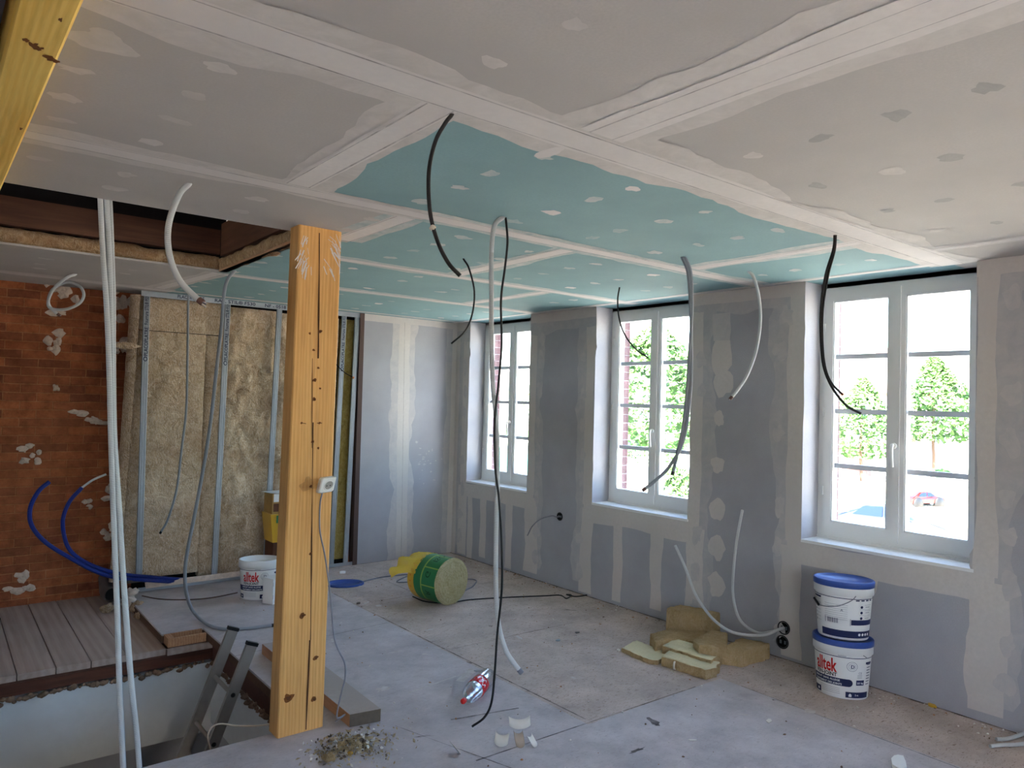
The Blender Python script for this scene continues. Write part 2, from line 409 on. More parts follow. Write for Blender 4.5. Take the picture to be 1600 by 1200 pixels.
# outer brick leaf round the openings
def wall_outer():
    b = MB(); ys = sorted([y for w in WIN for y in (w[0]+.03, w[1]-.045)]); edges = [YB-.4]+ys+[1.2]
    for i in range(0, len(edges), 2): b.box(.29, .385, edges[i], edges[i+1], -3.4, 4.4, 0)
    for a, c in WIN: b.box(.29, .385, a+.03, c-.045, -3.4, SZ-.03, 0); b.box(.29, .385, a+.03, c-.045, 2.46, 4.4, 0)
    return struct(b.build('wall_facade', [M['brick_out']], origin=(0, 0, 0)))
wall_outer()
def closer():
    b = MB()                        # filling between the lining and the brick leaf
    b.box(.2, .29, YB-.4, .3, 2.47, 3.2)
    ys = sorted([y for w in WIN for y in w]); edges = [YB-.4]+ys+[.3]
    for i in range(0, len(edges), 2): b.box(.2, .29, edges[i], edges[i+1], -.4, 2.47)
    for a, c in WIN: b.box(.2, .29, a, c, -.4, SZ-.02)
    return struct(b.build('wall_cavity', [M['gyp_wall']], origin=(0, 0, 0)))
closer()
# ---- windows
M['gap_shade'] = flat('mauve_gap_shade', srgb(170, 150, 176), .8)  # mauve tone painted for the shadow line above the frames
def window(i, a, c):
    loc = (.2, (a+c)/2, SZ); w = (c-a)/2; h = 2.483-SZ
    root = bpy.data.objects.new('window_%d' % i, None); COL.objects.link(root); root.location = loc; root['kind'] = 'structure'
    x0, x1 = .0, .07
    b = MB()
    b.box(x0, x1, -w, -w+.04, 0, h); b.box(x0, x1, w-.04, w, 0, h); b.box(x0, x1, -w+.04, w-.04, 0, .05); b.box(x0, x1, -w+.04, w-.04, h-.05, h)
    b.box(x0-.008, x0, -w+.0, w, 0, .022)
    b.build('window_frame', M['white_pvc'], root, local=True)
    b = MB(); b.box(x0+.0, .03, -w, w, h, h+.016); b.build('gap_shade_strip', M['gap_shade'], root, local=True)  # strip added to stand in for the shadow gap under the ceiling
    for s_ in (-1, 1):
        y0, y1 = (-w+.04, -.0) if s_ < 0 else (.0, w-.04)
        b = MB(); so, si = .055, .052
        ya, yb = (y0+so, y1-si) if s_ < 0 else (y0+si, y1-so)
        xs = -.012
        b.box(xs, .05, y0, ya, .045, h-.045); b.box(xs, .05, yb, y1, .045, h-.045)
        b.box(xs, .05, ya, yb, .045, .12); b.box(xs, .05, ya, yb, h-.105, h-.045)
        # bevelled glazing bead
        b.box(xs+.006, .052, ya, ya+.008, .12, h-.105); b.box(xs+.006, .052, yb-.008, yb, .12, h-.105)
        b.box(xs+.006, .052, ya, yb, .12, .128); b.box(xs+.006, .052, ya, yb, h-.113, h-.105)
        ca = b.build('casement', M['white_pvc'], root, local=True)
        g = MB(); g.box(.040, .046, ya, yb, .12, h-.105); g.build('pane', M['glass'], ca, local=True)
        zb, zt = .128, h-.113
        for k in (1, 2, 3):
            g = MB(); z_ = zb+(zt-zb)*k/4; g.box(.018, .039, ya, yb, z_-.016, z_+.016); g.build('glazing_bar', M['bar'], ca, local=True)
        for z_ in (.32, h*.5, h-.28):
            g = MB(); yy = -w+.04 if s_ < 0 else w-.04; g.lathe([(0, -.03), (.007, -.028), (.007, .028), (0, .03)], (xs-.006, yy, z_), 8); g.build('hinge', M['white_pvc'], ca, local=True)
    b = MB(); b.box(-.022, -.012, -.024, .024, .045, h-.045); b.build('meeting_cover', M['white_pvc'], root, local=True)
    hd = MB(); zc = 1.39-SZ
    ax = Matrix.Rotation(math.pi/2, 4, 'Y')
    hd.lathe([(0, -.0), (.018, 0), (.018, .014), (.012, .022), (0, .022)], (-.048, -.0, zc+.055), 14, axis=Matrix.Rotation(math.pi/2, 4, 'Y'))
    hd.tube([(-.03, 0, zc+.055), (-.058, 0, zc+.058), (-.066, .0, zc+.03), (-.064, .0, zc-.01), (-.055, .0, zc-.075)], .0095, 10)
    hd.build('handle', M['white_met'], root, local=True)
    b = MB(); b.box(-.205, .0, -w-.0, w+.0, -.012, .006); b.build('window_sill', M['white_pvc'], root, local=True)
    return root
for i, (a, c) in enumerate(WIN): window(i+1, a, c)

# ---- far wall: plasterboard part, and the studded part with old brick behind
b = MB(); b.box(-1.16, .0, 0, .013, 0, 2.5); b.box(-1.16, .0, .07, .083, 0, 2.5)
e = -.0012
strip(b, 'y', e, (-.62, 0), (-.66, 2.47), .13, 1, .12); strip(b, 'y', e*.6, (-.65, 0), (-.66, 2.47), .27, 2, .25)
strip(b, 'y', e, (-1.14, 2.465), (0, 2.465), .07, 1, .12); strip(b, 'y', e, (-.03, 0), (-.03, 2.47), .06, 1, .12); strip(b, 'y', e*.5, (-.08, 0), (-.08, 2.47), .1, 3, .4)
strip(b, 'y', e*1.6, (-.62, 0), (-.66, 2.45), .004, 4, .1)
for k in range(26): blob(b, 'y', e*1.5, (-.35+rnd.gauss(0, .12), 1.0+rnd.gauss(0, .13)), rnd.uniform(.004, .018), rnd.uniform(.003, .012), 2, .5)
struct(b.build('wall_far', [M['gyp_wall'], M['comp_w'], M['thin_wall'], M['faint_wall'], M['crease']], origin=(0, 0, 0)))
b = MB(); b.box(XL-.2, .29, .3, .52, -3.4, 3.0)
def rough_blob(mb, c, ra, rb, mi):
    for k in range(5):
        blob(mb, 'y', .2985-k*.0004, (c[0]+rnd.gauss(0, ra*.45), c[1]+rnd.gauss(0, rb*.45)), ra*rnd.uniform(.25, .75), rb*rnd.uniform(.25, .7), mi, .5, 14)
struct(b.build('wall_brick', [M['brick_in']], origin=(0, 0, 0)))
# lumps of adhesive plaster left on the brick (wear with its own shape)
M['dab'] = speck('old_plaster_dab', srgb(206, 186, 170), .25, 30, bump=.6)
def dab(u, v, ru, rv, n=7):
    q = on('y', .3, u, v); mb = MB(); k = 7.2/FPX
    for j in range(n):
        cx = q.x+rnd.gauss(0, ru*k*.5); cz = q.z+rnd.gauss(0, rv*k*.5); ra = ru*k*rnd.uniform(.2, .55); rb = rv*k*rnd.uniform(.2, .5)
        rows = []; sd = rnd.random()*60
        for (f, h_) in ((1, 0), (.75, .010), (.4, .018), (.05, .02)):
            rows.append([(cx+ra*f*(1+.6*nz(math.cos(a)*1.4+sd, math.sin(a)*1.4))*math.cos(a), .3-h_*(1+.8*nz(a*2, sd)), cz+rb*f*(1+.6*nz(math.cos(a)*1.4+sd, math.sin(a)*1.4, 4))*math.sin(a)) for a in (2*math.pi*t_/12 for t_ in range(12))])
        mb.grid(rows, 0, None, True, True)
    return mb
DABS = [(88, 535, 12, 16, 'high up, below the small looped conduit'), (88, 604, 6, 6, 'smallest one, at mid height'), (146, 657, 16, 10, 'just left of the conduits at mid height'),
        (40, 712, 13, 12, 'leftmost at mid height'), (134, 787, 9, 8, 'under the white tipped blue pipe'), (170, 768, 14, 12, 'behind the hanging conduits'), (30, 918, 16, 12, 'lowest, just above the old floorboards'),
        (95, 460, 22, 14, 'behind the small looped conduit'), (190, 472, 18, 22, 'large one in the top right corner'), (188, 545, 15, 14, 'under the top right corner one'), (172, 832, 9, 10, 'low behind the hanging conduits')]
for (u, v, ru, rv, wh) in DABS:
    o = dab(u, v, ru, rv).build('plaster_dab', M['dab']); tag(o, 'pale plaster dab on the brick, '+wh, 'plaster', 'plaster dabs on the brick wall')

# ---- remaining walls (behind and left of the camera)
b = MB(); b.box(XL-.2, XL, YB-.4, .3, -.1, 3.0); struct(b.build('wall_left', [M['gyp_wall']], origin=(0, 0, 0)))
b = MB()
BW = [(-5.9, -4.9), (-3.2, -2.2)]
ex = [XL-.2]+[x for w in BW for x in w]+[.29]
for i in range(0, len(ex), 2): b.box(ex[i], ex[i+1], YB-.3, YB, -.1, 3.0)
for a, c in BW: b.box(a, c, YB-.3, YB, -.1, SZ); b.box(a, c, YB-.3, YB, 2.4, 3.0)
struct(b.build('wall_back', [M['gyp_wall']], origin=(0, 0, 0)))
for j, (a, c) in enumerate(BW):
    b = MB(); b.box(a, a+.08, YB-.2, YB-.14, SZ, 2.4); b.box(c-.08, c, YB-.2, YB-.14, SZ, 2.4); b.box((a+c)/2-.05, (a+c)/2+.05, YB-.2, YB-.14, SZ, 2.4)
    b.box(a+.08, c-.08, YB-.2, YB-.14, SZ, SZ+.08); b.box(a+.08, c-.08, YB-.2, YB-.14, 2.32, 2.4)
    struct(b.build('window_%d' % (6+j), [M['white_pvc']], origin=(a, YB-.2, SZ)))

# ---- floor: new panels, stair opening, old boards
XO = -2.93; YN = -3.13; YF = -1.25; XS = -3.2
b = MB(); t_ = .06
b.box(-1.78, 0, -3.95, 0, -t_, 0, 1); b.box(-.66, 0, YB, -3.95, -t_, 0, 1); b.box(-1.78, -.66, YB, -3.95, -t_, 0, 0); b.box(XS, -1.78, YF, 0.03, -t_, 0, 0); b.box(XO, -1.78, YN, YF, -t_, 0, 0); b.box(XL, -1.78, YB, YN, -t_, 0, 0)
# brown sawn edges round the opening
b.box(XS-.004, XS, YF-.004, 0, -t_, -.012, 2); b.box(XS, XO, YF-.004, YF, -t_, -.012, 2); b.box(XO-.004, XO, YN, YF, -t_, -.012, 2); b.box(XL, XO, YN, YN+.004, -t_, -.012, 2)
e = .0012
def seam(p, q, w=.006, mi=3): strip(b, 'z', e, p, q, w, mi, .5, .05)
seam((-1.78, -.9), (-1.75, -3.9), .008); seam((-2.93, -1.95), (-1.8, -1.86), .005); seam((-2.477, -3.93), (-.9, -3.95), .008)
seam((-.66, -4.1), (-.68, -5.3), .006); seam((-2.33, -3.5), (-1.95, -3.59), .012); seam((-2.6, -3.4), (-2.35, -4.2), .005)
seam((-1.2, 0), (-1.2, -1.6), .005); seam((-1.75, -1.3), (-.05, -1.3), .004); seam((-1.75, -2.6), (-.5, -2.62), .005); seam((0-.012, -6), (-.012, 0), .018); seam((-1.16, -.004), (0, -.004), .012)
strip(b, 'z', e, (-2.33, -3.08), (-1.86, -3.0), .022, 4, .5); strip(b, 'z', e, (-2.0, -3.1), (-1.82, -2.98), .05, 5, .5)
for k in range(26):   # white compound splashes and brown scuffs
    x_, y_ = rnd.uniform(-2.7, -.2), rnd.uniform(-5.2, -.6); blob(b, 'z', e*1.2, (x_, y_), rnd.uniform(.01, .06), rnd.uniform(.006, .03), 5 if k % 3 else 3, .5, 12, rnd.uniform(0, 3))
struct(b.build('floor', [M['floor'], M['floor_osb'], M['floor_edge'], M['seam'], M['splash'], M['splash']], origin=(0, 0, 0)))
b = MB()
xs = [XL]; x_ = -4.034-.2*4
seams = [-7.0+.2*i for i in range(0, 15)] + [-4.034, -3.832, -3.642, -3.436, -3.2]
seams = sorted(s_ for s_ in seams if s_ < -4.1 or s_ >= -4.034)
prev = XL
for s_ in seams:
    b.box(prev+.003, s_-.003, -1.38+rnd.uniform(-.008, .008), .3, -.10, -.06+rnd.uniform(-.0015, .0015), 0); prev = s_
b.box(XS, XO+.02, -1.385, YF-.16, -.10, -.061, 0)
struct(b.build('floor_old_boards', [M['board']], origin=(0, 0, -.1)))
# rim of the opening: joists, ragged plaster, painted fascia
M['fascia'] = speck('painted_plaster_fascia', srgb(206, 210, 210), .04, 12, bump=.2, big=.12)
b = MB()
b.box(XL, XO+.2, -1.42, -1.36, -.17, -.10, 1); b.box(XL, XO+.2, -1.36, -1.0, -.6, -.10, 1)
b.box(XO+.02, XO+.2, YN, -1.36, -.19, -.06, 1); b.box(XL, XO+.3, YN-.2, YN-.02, -.6, -.06, 1); b.box(XO+.02, XO+.12, YN-.1, -1.3, -.6, -.19, 0)
b.box(XL, XO+.05, -1.425, -1.36, -.66, -.19, 0)
struct(b.build('wall_stair_rim', [M['fascia'], M['old']], origin=(0, 0, 0)))
b = MB()
M['rubble'] = speck('crumbling_old_plaster', srgb(120, 98, 80), .35, 40, bump=.8)
def ragged(p, q, n, off):
    for k in range(n):
        c = Vector(p).lerp(Vector(q), (k+.5)/n); r_ = rnd.uniform(.010, .022)
        c += Vector((rnd.gauss(0, .004), rnd.gauss(0, .004), rnd.gauss(0, .008)))
        b.lathe([(0, -r_), (r_*.8, -r_*.5), (r_, 0), (r_*.8, r_*.5), (0, r_)], c, 6, 0, rnd.uniform(.8, 1.8), rnd.uniform(.6, 1))
ragged((-6, -1.43, -.19), (XO, -1.43, -.19), 120, 0); ragged((XO+.015, -1.4, -.2), (XO+.015, YN, -.2), 70, 0)
struct(b.build('trim_1', [M['rubble']], origin=(0, 0, -.2)))
# lower storey seen through the opening
b = MB()
b.box(XL, .2, YB, .3, -3.0, -2.9, 1); b.box(XO+.05, XO+.15, YB, .3, -2.9, -.06, 0); b.box(XL, XO+.1, -.9, -.8, -2.9, -.08, 0)
b.box(XL, -5.0, YB, YB+.1, -2.9, -.06, 0); b.box(-4.4, XO+.1, YB, YB+.1, -2.9, -.06, 0); b.box(-5.0, -4.4, YB, YB+.1, -2.9, -2.0, 0); b.box(XL-.1, XL, YB, .3, -2.9, 0, 0)  # gap left in the unseen back wall so daylight reaches the stair opening
struct(b.build('floor_lower_storey', [M['gyp_wall'], M['floor_edge']], origin=(0, 0, -2.9)))

# ---- ceiling boards with joint bands, screw spots
b = MB(); cz = H; zt = H+.013
G, GR = 0, 1
def bd(x0, x1, y0, y1, mi): b.box(x0, x1, y0, y1, cz, zt, mi)
XC = -2.965; YCN = -3.03; YCF = -1.455
bd(XL, .2, YB, -4.97, G)
bd(XL, -3.38, -4.97, -3.78, G); bd(-3.38, .2, -4.97, -3.78, GR)
bd(XL, XC, -3.78, YCN, G); bd(XC, -2.77, -3.78, -2.55, G) if False else None
bd(XC, -2.75, -3.78, -2.98, G); bd(-2.75, .2, -3.78, -2.55, GR); bd(XC, -2.75, -2.98, -2.55, GR)
bd(XC, .2, -2.55, -1.36, GR); bd(XL, XC, YCF, .3, G); bd(XC, .2, -1.36, 0.3, GR)
z1, z2, z3 = cz-.0006, cz-.0021, cz-.0037
def joint(p, q, w=.16, full=.09, cr=True):
    mi = 7 if max(p[1], q[1]) > -3.85 and min(p[0], q[0]) > -2.98 or abs(p[0]+.88) < .01 else 3
    strip(b, 'z', z1, p, q, w*1.45, mi, .22); strip(b, 'z', z2, p, q, w*.75, 2, .10)
    if cr:
        d = Vector((q[0]-p[0], q[1]-p[1])).normalized(); n_ = Vector((-d.y, d.x))*full*.5
        for s_ in (-1, 1): strip(b, 'z', z3, (p[0]+n_.x*s_, p[1]+n_.y*s_), (q[0]+n_.x*s_, q[1]+n_.y*s_), .005, 5, .5)
joint((-6.5, -4.97), (.02, -4.97), .20, .12)
joint((-6.5, -3.79), (-2.72, -3.785), .13); joint((-2.72, -3.785), (.1, -3.77), .13)
joint((-2.75, -2.51), (.1, -2.50), .11); joint((XC, -1.36), (.1, -1.36), .11); joint((-5, -.27), (-2.95, -.14), .12, .08); joint((-2.95, -.14), (.0, -.1), .06, .04, False)
joint((-2.88, -8.5), (-2.88, -5.05), .24, .1); joint((-3.38, -4.9), (-3.38, -3.85), .16); joint((-2.8, -3.7), (-2.8, -3.03), .14); joint((-.88, -4.88), (-.86, -3.85), .13, .06)
joint((-1.78, -3.7), (-1.76, -2.58), .13); joint((-.85, -2.45), (-.86, -1.42), .10); joint((-2.96, -1.4), (-3.08, -.24), .12); joint((-.42, -8), (-.45, -5.05), .08, .03)
joint((-.05, -5), (-.05, 0), .06, .03, False)
def green(x, y): return y > -4.97 and x > (-3.38 if y < -3.78 else (-2.75 if y < -2.98 else XC))
for X in (-5.4, -4.85, -4.22, -3.94, -3.42, -2.89, -2.375, -1.89, -1.39, -.87, -.4):
    yy = -8.4-.02*rnd.random()
    while yy < -.15:
        y_ = yy+rnd.uniform(-.035, .035); x_ = X+rnd.uniform(-.015, .015); yy += .245
        if rnd.random() < .12: continue
        if min(abs(y_-j) for j in (-4.97, -3.78, -2.5, -1.36)) < .12: continue
        if x_ < XC+.03 and YCN-.05 < y_ < YCF+.05: continue
        nr = y_ < -4.97
        blob(b, 'z', z1-.0001*rnd.randint(0, 6), (x_, y_), rnd.uniform(.028, .05), rnd.uniform(.022, .04), 6 if nr and x_ > -2.7 and rnd.random() < .8 else ((7 if green(x_, y_) else 3) if rnd.random() < .6 else (4 if not green(x_, y_) else (8 if rnd.random() < .7 else 2))), .3, 14, rnd.uniform(-.3, .3))
for k in range(16): strip(b, 'z', z1, (rnd.uniform(-4, -.5), (yy := rnd.uniform(-4.7, -1.5))), (rnd.uniform(-4, -.5), yy), .003, 4, .5) if False else None
blob(b, 'z', z2, (-2.89, -4.82), .03, .07, 2, .2)
blob(b, 'z', z1, (-4.21, -4.66), .085, .045, 3, .3)
# cut edges round the ceiling trap
b.box(XL, XC, YCN, YCN+.003, cz, zt+.002, 2)
struct(b.build('ceiling', [M['gyp'], M['gyp_green'], M['comp'], M['comp_thin'], M['comp_faint'], M['crease'], M['damp'], M['thin_green'], M['faint_green']], origin=(0, 0, H)))
b = MB(); b.box(XL-.2, .6, YB-.4, .55, 3.25, 3.35); b.box(XL-.2, .29, YB-.4, YB-.3, 2.5, 3.3); struct(b.build('unseen_roof_cover', [M['old']], origin=(0, 0, 3)))  # unseen cover added over the room to stop light from above
# plenum closures round the trap so that it reads as a dark joist bay
b = MB(); b.box(XL, XC+.1, YCN-.08, YCN-.02, 2.53, 3.2)
tag(b.build('timber_joist', M['old']), 'dark timber joist along the camera side of the ceiling trap', 'timber')
b = MB(); b.box(XL, XC, YCF+.012, YCF+.08, 2.62, 2.79)
tag(b.build('timber_joist', M['old_red']), 'reddish brown timber joist along the far side of the ceiling trap', 'timber')
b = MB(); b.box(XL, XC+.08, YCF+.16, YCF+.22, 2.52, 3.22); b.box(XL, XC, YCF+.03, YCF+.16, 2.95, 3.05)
tag(b.build('roof_timber', M['bay_shade']), 'roof timber coloured black as shade above the far joist of the ceiling trap', 'timber')
b = MB(); b.box(XC, XC+.07, YCN-.02, YCF+.0, 2.605, 2.83)
tag(b.build('timber_trimmer', M['old_y']), 'short brown timber trimmer beside the post at the right end of the ceiling trap', 'timber')
def wool_roll(p, q, r, seed, mat, name, label, sag=.02, ry=1.0):
    mb = MB(); p = Vector(p); q = Vector(q); L = (q-p).length; d = (q-p).normalized(); n = Vector((-d.y, d.x, 0)); k = int(L/.025); rows = []
    for i in range(k+1):
        c = p.lerp(q, i/k); rr = r*(1+.2*nz(i*.12, seed)+.12*nz(i*.4, seed+5)); row = []
        for j in range(14):
            a = 2*math.pi*j/14; s_ = 1+.22*nz(i*.25, math.cos(a)*1.5+seed, math.sin(a)*1.5)
            row.append(c+n*(math.cos(a)*rr*s_*ry)+Vector((0, 0, math.sin(a)*rr*s_)))
        rows.append(row)
    mb.grid(rows, 0, None, True, True); mb.face(rows[0]); mb.face(rows[-1])
    return tag(mb.build(name, mat), label, 'insulation')
wool_roll((-5.6, YCF+.06, 2.558), (XC-.0, YCF+.06, 2.558), .052, 3, M['wool_roof'], 'insulation_strip', 'rough tan insulation strip stuffed under the reddish joist of the ceiling trap')
wool_roll((XC+.04, YCF+.05, 2.555), (XC+.04, -2.95, 2.545), .05, 8, M['wool_roof'], 'insulation_strip', 'rough tan insulation strip under the short trimmer beside the post')
b = MB(); b.box(XC-.006, XC+.05, YCN+.1, YCF, 2.5, 2.514); struct(b.build('trim_2', [M['plank']], origin=(XC, YCF, 2.5)))

# ---- window portals only steer the sampling of daylight, they give no light of their own
def portal(loc, rz, sx, sy, rx=math.pi/2):
    L = bpy.data.lights.new('window_portal', 'AREA'); L.shape = 'RECTANGLE'; L.size = sx; L.size_y = sy; L.cycles.is_portal = True
    o = bpy.data.objects.new('window_portal', L); COL.objects.link(o); o.location = loc; o.rotation_euler = (rx, 0, rz)
for a, c in WIN: portal((.56, (a+c)/2, (SZ+2.46)/2), math.pi/2, c-a, 2.46-SZ)
for a, c in BW: portal(((a+c)/2, YB-.32, 1.6), math.pi, c-a, 1.6)
# ================================================================== THINGS IN THE ROOM
# ---- timber post, slightly leaning
B_ = [(-3.132, -3.2, 0), (-2.897, -3.2, 0), (-2.897, -3.085, 0), (-3.132, -3.085, 0)]
T_ = [(-3.108, -3.2, H), (-2.882, -3.2, H), (-2.882, -3.085, H), (-3.108, -3.085, H)]
post = thing('timber_post', (-3.01, -3.14, 0), 'tall squared yellow timber post standing at the corner of the stair opening', 'post')
b = MB()
def pc(i, t): return Vector(B_[i]).lerp(Vector(T_[i]), t)
ch = .006
ring = []
for k in range(4):
    ring.append((k, (k-1) % 4)); ring.append((k, (k+1) % 4))
rows = []
for t in [i/40 for i in range(41)]:
    row = []
    for k, j in ring:
        q = pc(k, t); d = (pc(j, t)-q).normalized(); row.append(q+d*ch)
    rows.append(row)
b.grid(rows, 0, None, False, True); b.face(rows[0][::-1]); b.face(rows[-1])
M['post_mark'] = flat('dark_wood_crack', srgb(88, 52, 24), .8); M['knot'] = speck('brown_wood_knot', srgb(120, 72, 34), .3, 60)
M['grime'] = thin('brown_handling_stain', srgb(120, 74, 36), .0, .5)
def pf(x, z):   # x: 0..1 across the front face
    return pc(0, z/H).lerp(pc(1, z/H), x)
def pu(u, v): q = on('y', -3.2, u, v); return q.x, q.z
def pstrip(p, q, w, mi, rag=.4): strip(b, 'y', -3.2012, p, q, w, mi, rag, .03)
pstrip(pu(499, 364), pu(497, 560), .006, 1, .6); pstrip(pu(488, 560), pu(487, 700), .003, 1, .6); pstrip(pu(489, 660), pu(485, 1000), .005, 1, .8); pstrip(pu(484, 1000), pu(478, 1140), .006, 1, .8)
pstrip(pu(473, 661), pu(478, 662), .003, 1); pstrip(pu(495, 661), pu(503, 661), .003, 1)
for (u, v, r) in [(500, 518, 5), (484, 521, 3), (491, 594, 5), (491, 624, 5), (490, 547, 3), (497, 575, 3), (471, 661, 3), (499, 661, 3), (485, 760, 4), (497, 700, 3), (472, 962, 7), (493, 1028, 6), (450, 1090, 11), (490, 1092, 7), (485, 865, 4), (488, 690, 4), (500, 607, 3)]:
    x, z = pu(u, v); blob(b, 'y', -3.2013-.00002*r, (x, z), r*.0022, r*.0022*.8, 2, .3); 
    if r > 3: blob(b, 'y', -3.2036, (x, z), r*.0010, r*.001, 1, .4)
blob(b, 'y', -3.2009, pu(482, 757), .05, .035, 3, .5, 24)
# compound smears at the head
rr = random.Random(4)
for k in range(46):
    side = rr.random() < .5; u = rr.gauss(476, 5) if side else rr.gauss(520, 8); v = rr.uniform(366, 425); u = min(max(u, 470), 531)
    x, z = pu(u, v); x2 = x+rr.gauss(-.012 if side else .03, .012); z2 = z-rr.uniform(.02, .06); x2 = min(x2, -2.888)
    strip(b, 'y', -3.2015-k*1e-5, (x, z), (x2, z2), rr.uniform(.002, .007), 4, .8, .01)
b.build('shaft', [M['post'], M['post_mark'], M['knot'], M['grime'], M['comp'], M['comp']], post)

# socket outlet hanging on the post with its cable
so = thing('socket_outlet', tuple(on('y', -3.215, 509, 757)), 'square white power socket hanging crooked on the front of the timber post', 'socket')
def so_pt(x, y, d):   # tilted and skewed as it hangs
    cx = world_loc(so); return (cx.x+x*.94+y*.22, cx.y-d-x*.12, cx.z+y*.95+x*.10)
mb = MB()
def rnd_rect(w, h, r, d, n=4):
    out = []
    for (sx_, sy_, a0) in ((1, 1, 0), (-1, 1, 90), (-1, -1, 180), (1, -1, 270)):
        for k in range(n+1):
            a = math.radians(a0+90*k/n); out.append(so_pt(sx_*(w-r)+r*math.cos(a), sy_*(h-r)+r*math.sin(a), d))
    return out
mb.grid([rnd_rect(.040, .040, .012, -.012), rnd_rect(.040, .040, .012, .020), rnd_rect(.035, .035, .010, .026)], 0, None, False, True); mb.face(rnd_rect(.035, .035, .010, .026)); mb.face(rnd_rect(.04, .04, .012, -.012)[::-1])
mb.build('housing', M['white_met'], so)
def ringp(r, d): return [so_pt(.004+r*math.cos(2*math.pi*k/20), -.002+r*math.sin(2*math.pi*k/20), d) for k in range(20)]
mb = MB(); mb.grid([ringp(.025, .0262), ringp(.025, .029), ringp(.022, .029), ringp(.020, .0263)], 0, None, True, True); mb.build('socket_ring', M['white_met'], so)
mb = MB(); mb.face(ringp(.0202, .0266)); mb.build('socket_well', flat('shaded_grey_plastic', srgb(150, 146, 140), .6), so)
for s_ in (-1, 1):
    mb = MB(); mb.face([so_pt(.004+s_*.009+.0032*math.cos(a), -.004+.0032*math.sin(a), .0269) for a in (2*math.pi*k/10 for k in range(10))]); mb.build('socket_hole', M['black'], so)

def cable(name, label, cat, pts, r, mat, seg=8, tip=None, group=None, per=6, tiplen=.03, tipmat=None):
    mb = MB(); P = mb.tube(pts, r, seg, per=per); o = mb.build(name, mat); tag(o, label, cat, group)
    if tip:
        d = (P[-1]-P[-2]).normalized(); e0 = P[-1]
        mb = MB(); mb.tube([e0-d*.012, e0+d*.010], r*1.08, seg, per=1); mb.build('end_collar', tipmat or M['tape'], o)
        for k in range(tip):
            off = d.orthogonal().normalized(); off = Matrix.Rotation(2.1*k, 3, d) @ off*r*.45
            mb = MB(); mb.tube([e0+off, e0+off*1.3+d*tiplen*(.7+.15*k)], r*.3, 5, per=1); mb.build('wire_end', M['wire_end'] if k % 2 == 0 else M['cable_g'], o)
    return o
def hang(px, z0=2.5, lead=.03, dn=None):
    """points of something that hangs freely below the ceiling: first pixel is its hole in the ceiling"""
    A = on('z', z0, *px[0]); out = [A+Vector((0, 0, lead)), A]
    for i, q in enumerate(px[1:]):
        out.append(onp(A+FH*(dn[i] if dn else 0), *q))
    return out
# outlet cable
A = Vector(so_pt(-.008, -.04, .0))
oc = [A, on('y', -3.222, 500, 790), on('y', -3.225, 500, 830), on('y', -3.24, 508, 870), on('y', -3.25, 516, 930), on('y', -3.26, 523, 1000), on('y', -3.27, 538, 1035), on('y', -3.27, 539, 1060), on('y', -3.28, 534, 1080), on('y', -3.29, 527, 1093)]
oc[-1].z = .072; oc += [Vector((-2.80, -3.24, .05)), Vector((-2.83, -3.20, .008))]
cable('power_cable', 'thin grey cable hanging from the white socket on the post down over the plank', 'cable', oc, .0042, M['cable_g'])

# ---- big beams top left
b = MB(); yA, yB = -6.6, -1.3; zb = 2.38; xl, xr = -4.391, -4.285; sl = .0212/1.63*(yB-yA); s2 = .0047/.485*(yB-yA)*.8
b.hexa([(xl+.006, yA, zb), (xr-.006, yA, zb), (xr-.006-sl, yB, zb), (xl+.006-s2, yB, zb)], [(xl, yA, zb+.006), (xr, yA, zb+.006), (xr-sl, yB, zb+.006), (xl-s2, yB, zb+.006)])
b.hexa([(xl, yA, zb+.006), (xr, yA, zb+.006), (xr-sl, yB, zb+.006), (xl-s2, yB, zb+.006)], [(xl, yA, 2.497), (xr, yA, 2.497), (xr-sl, yB, 2.497), (xl-s2, yB, 2.497)])
bt = thing('timber_beam', ((xl+xr)/2, -4.4, zb), 'yellow treated timber beam under the ceiling at the top left edge', 'beam')
for (u, v, a_, b_) in ((40, 62, .006, .006), (52, 70, .010, .010), (62, 76, .006, .008), (78, 90, .010, .007), (88, 95, .006, .006), (33, 200, .003, .008), (95, 30, .003, .006)):
    q = on('z', zb, u, v); blob(b, 'z', zb-.0008, (q.x, q.y), a_, b_*1.6, 1, .5, 14)
b.build('timber', [M['beamy'], M['knot']], bt)
b = MB(); b.box(-4.74, -4.435, -6.6, -2.6, 2.42, 2.498)
tag(b.build('old_beam', M['old_y']), 'old dark brown beam just left of the yellow one in the top left corner', 'beam')

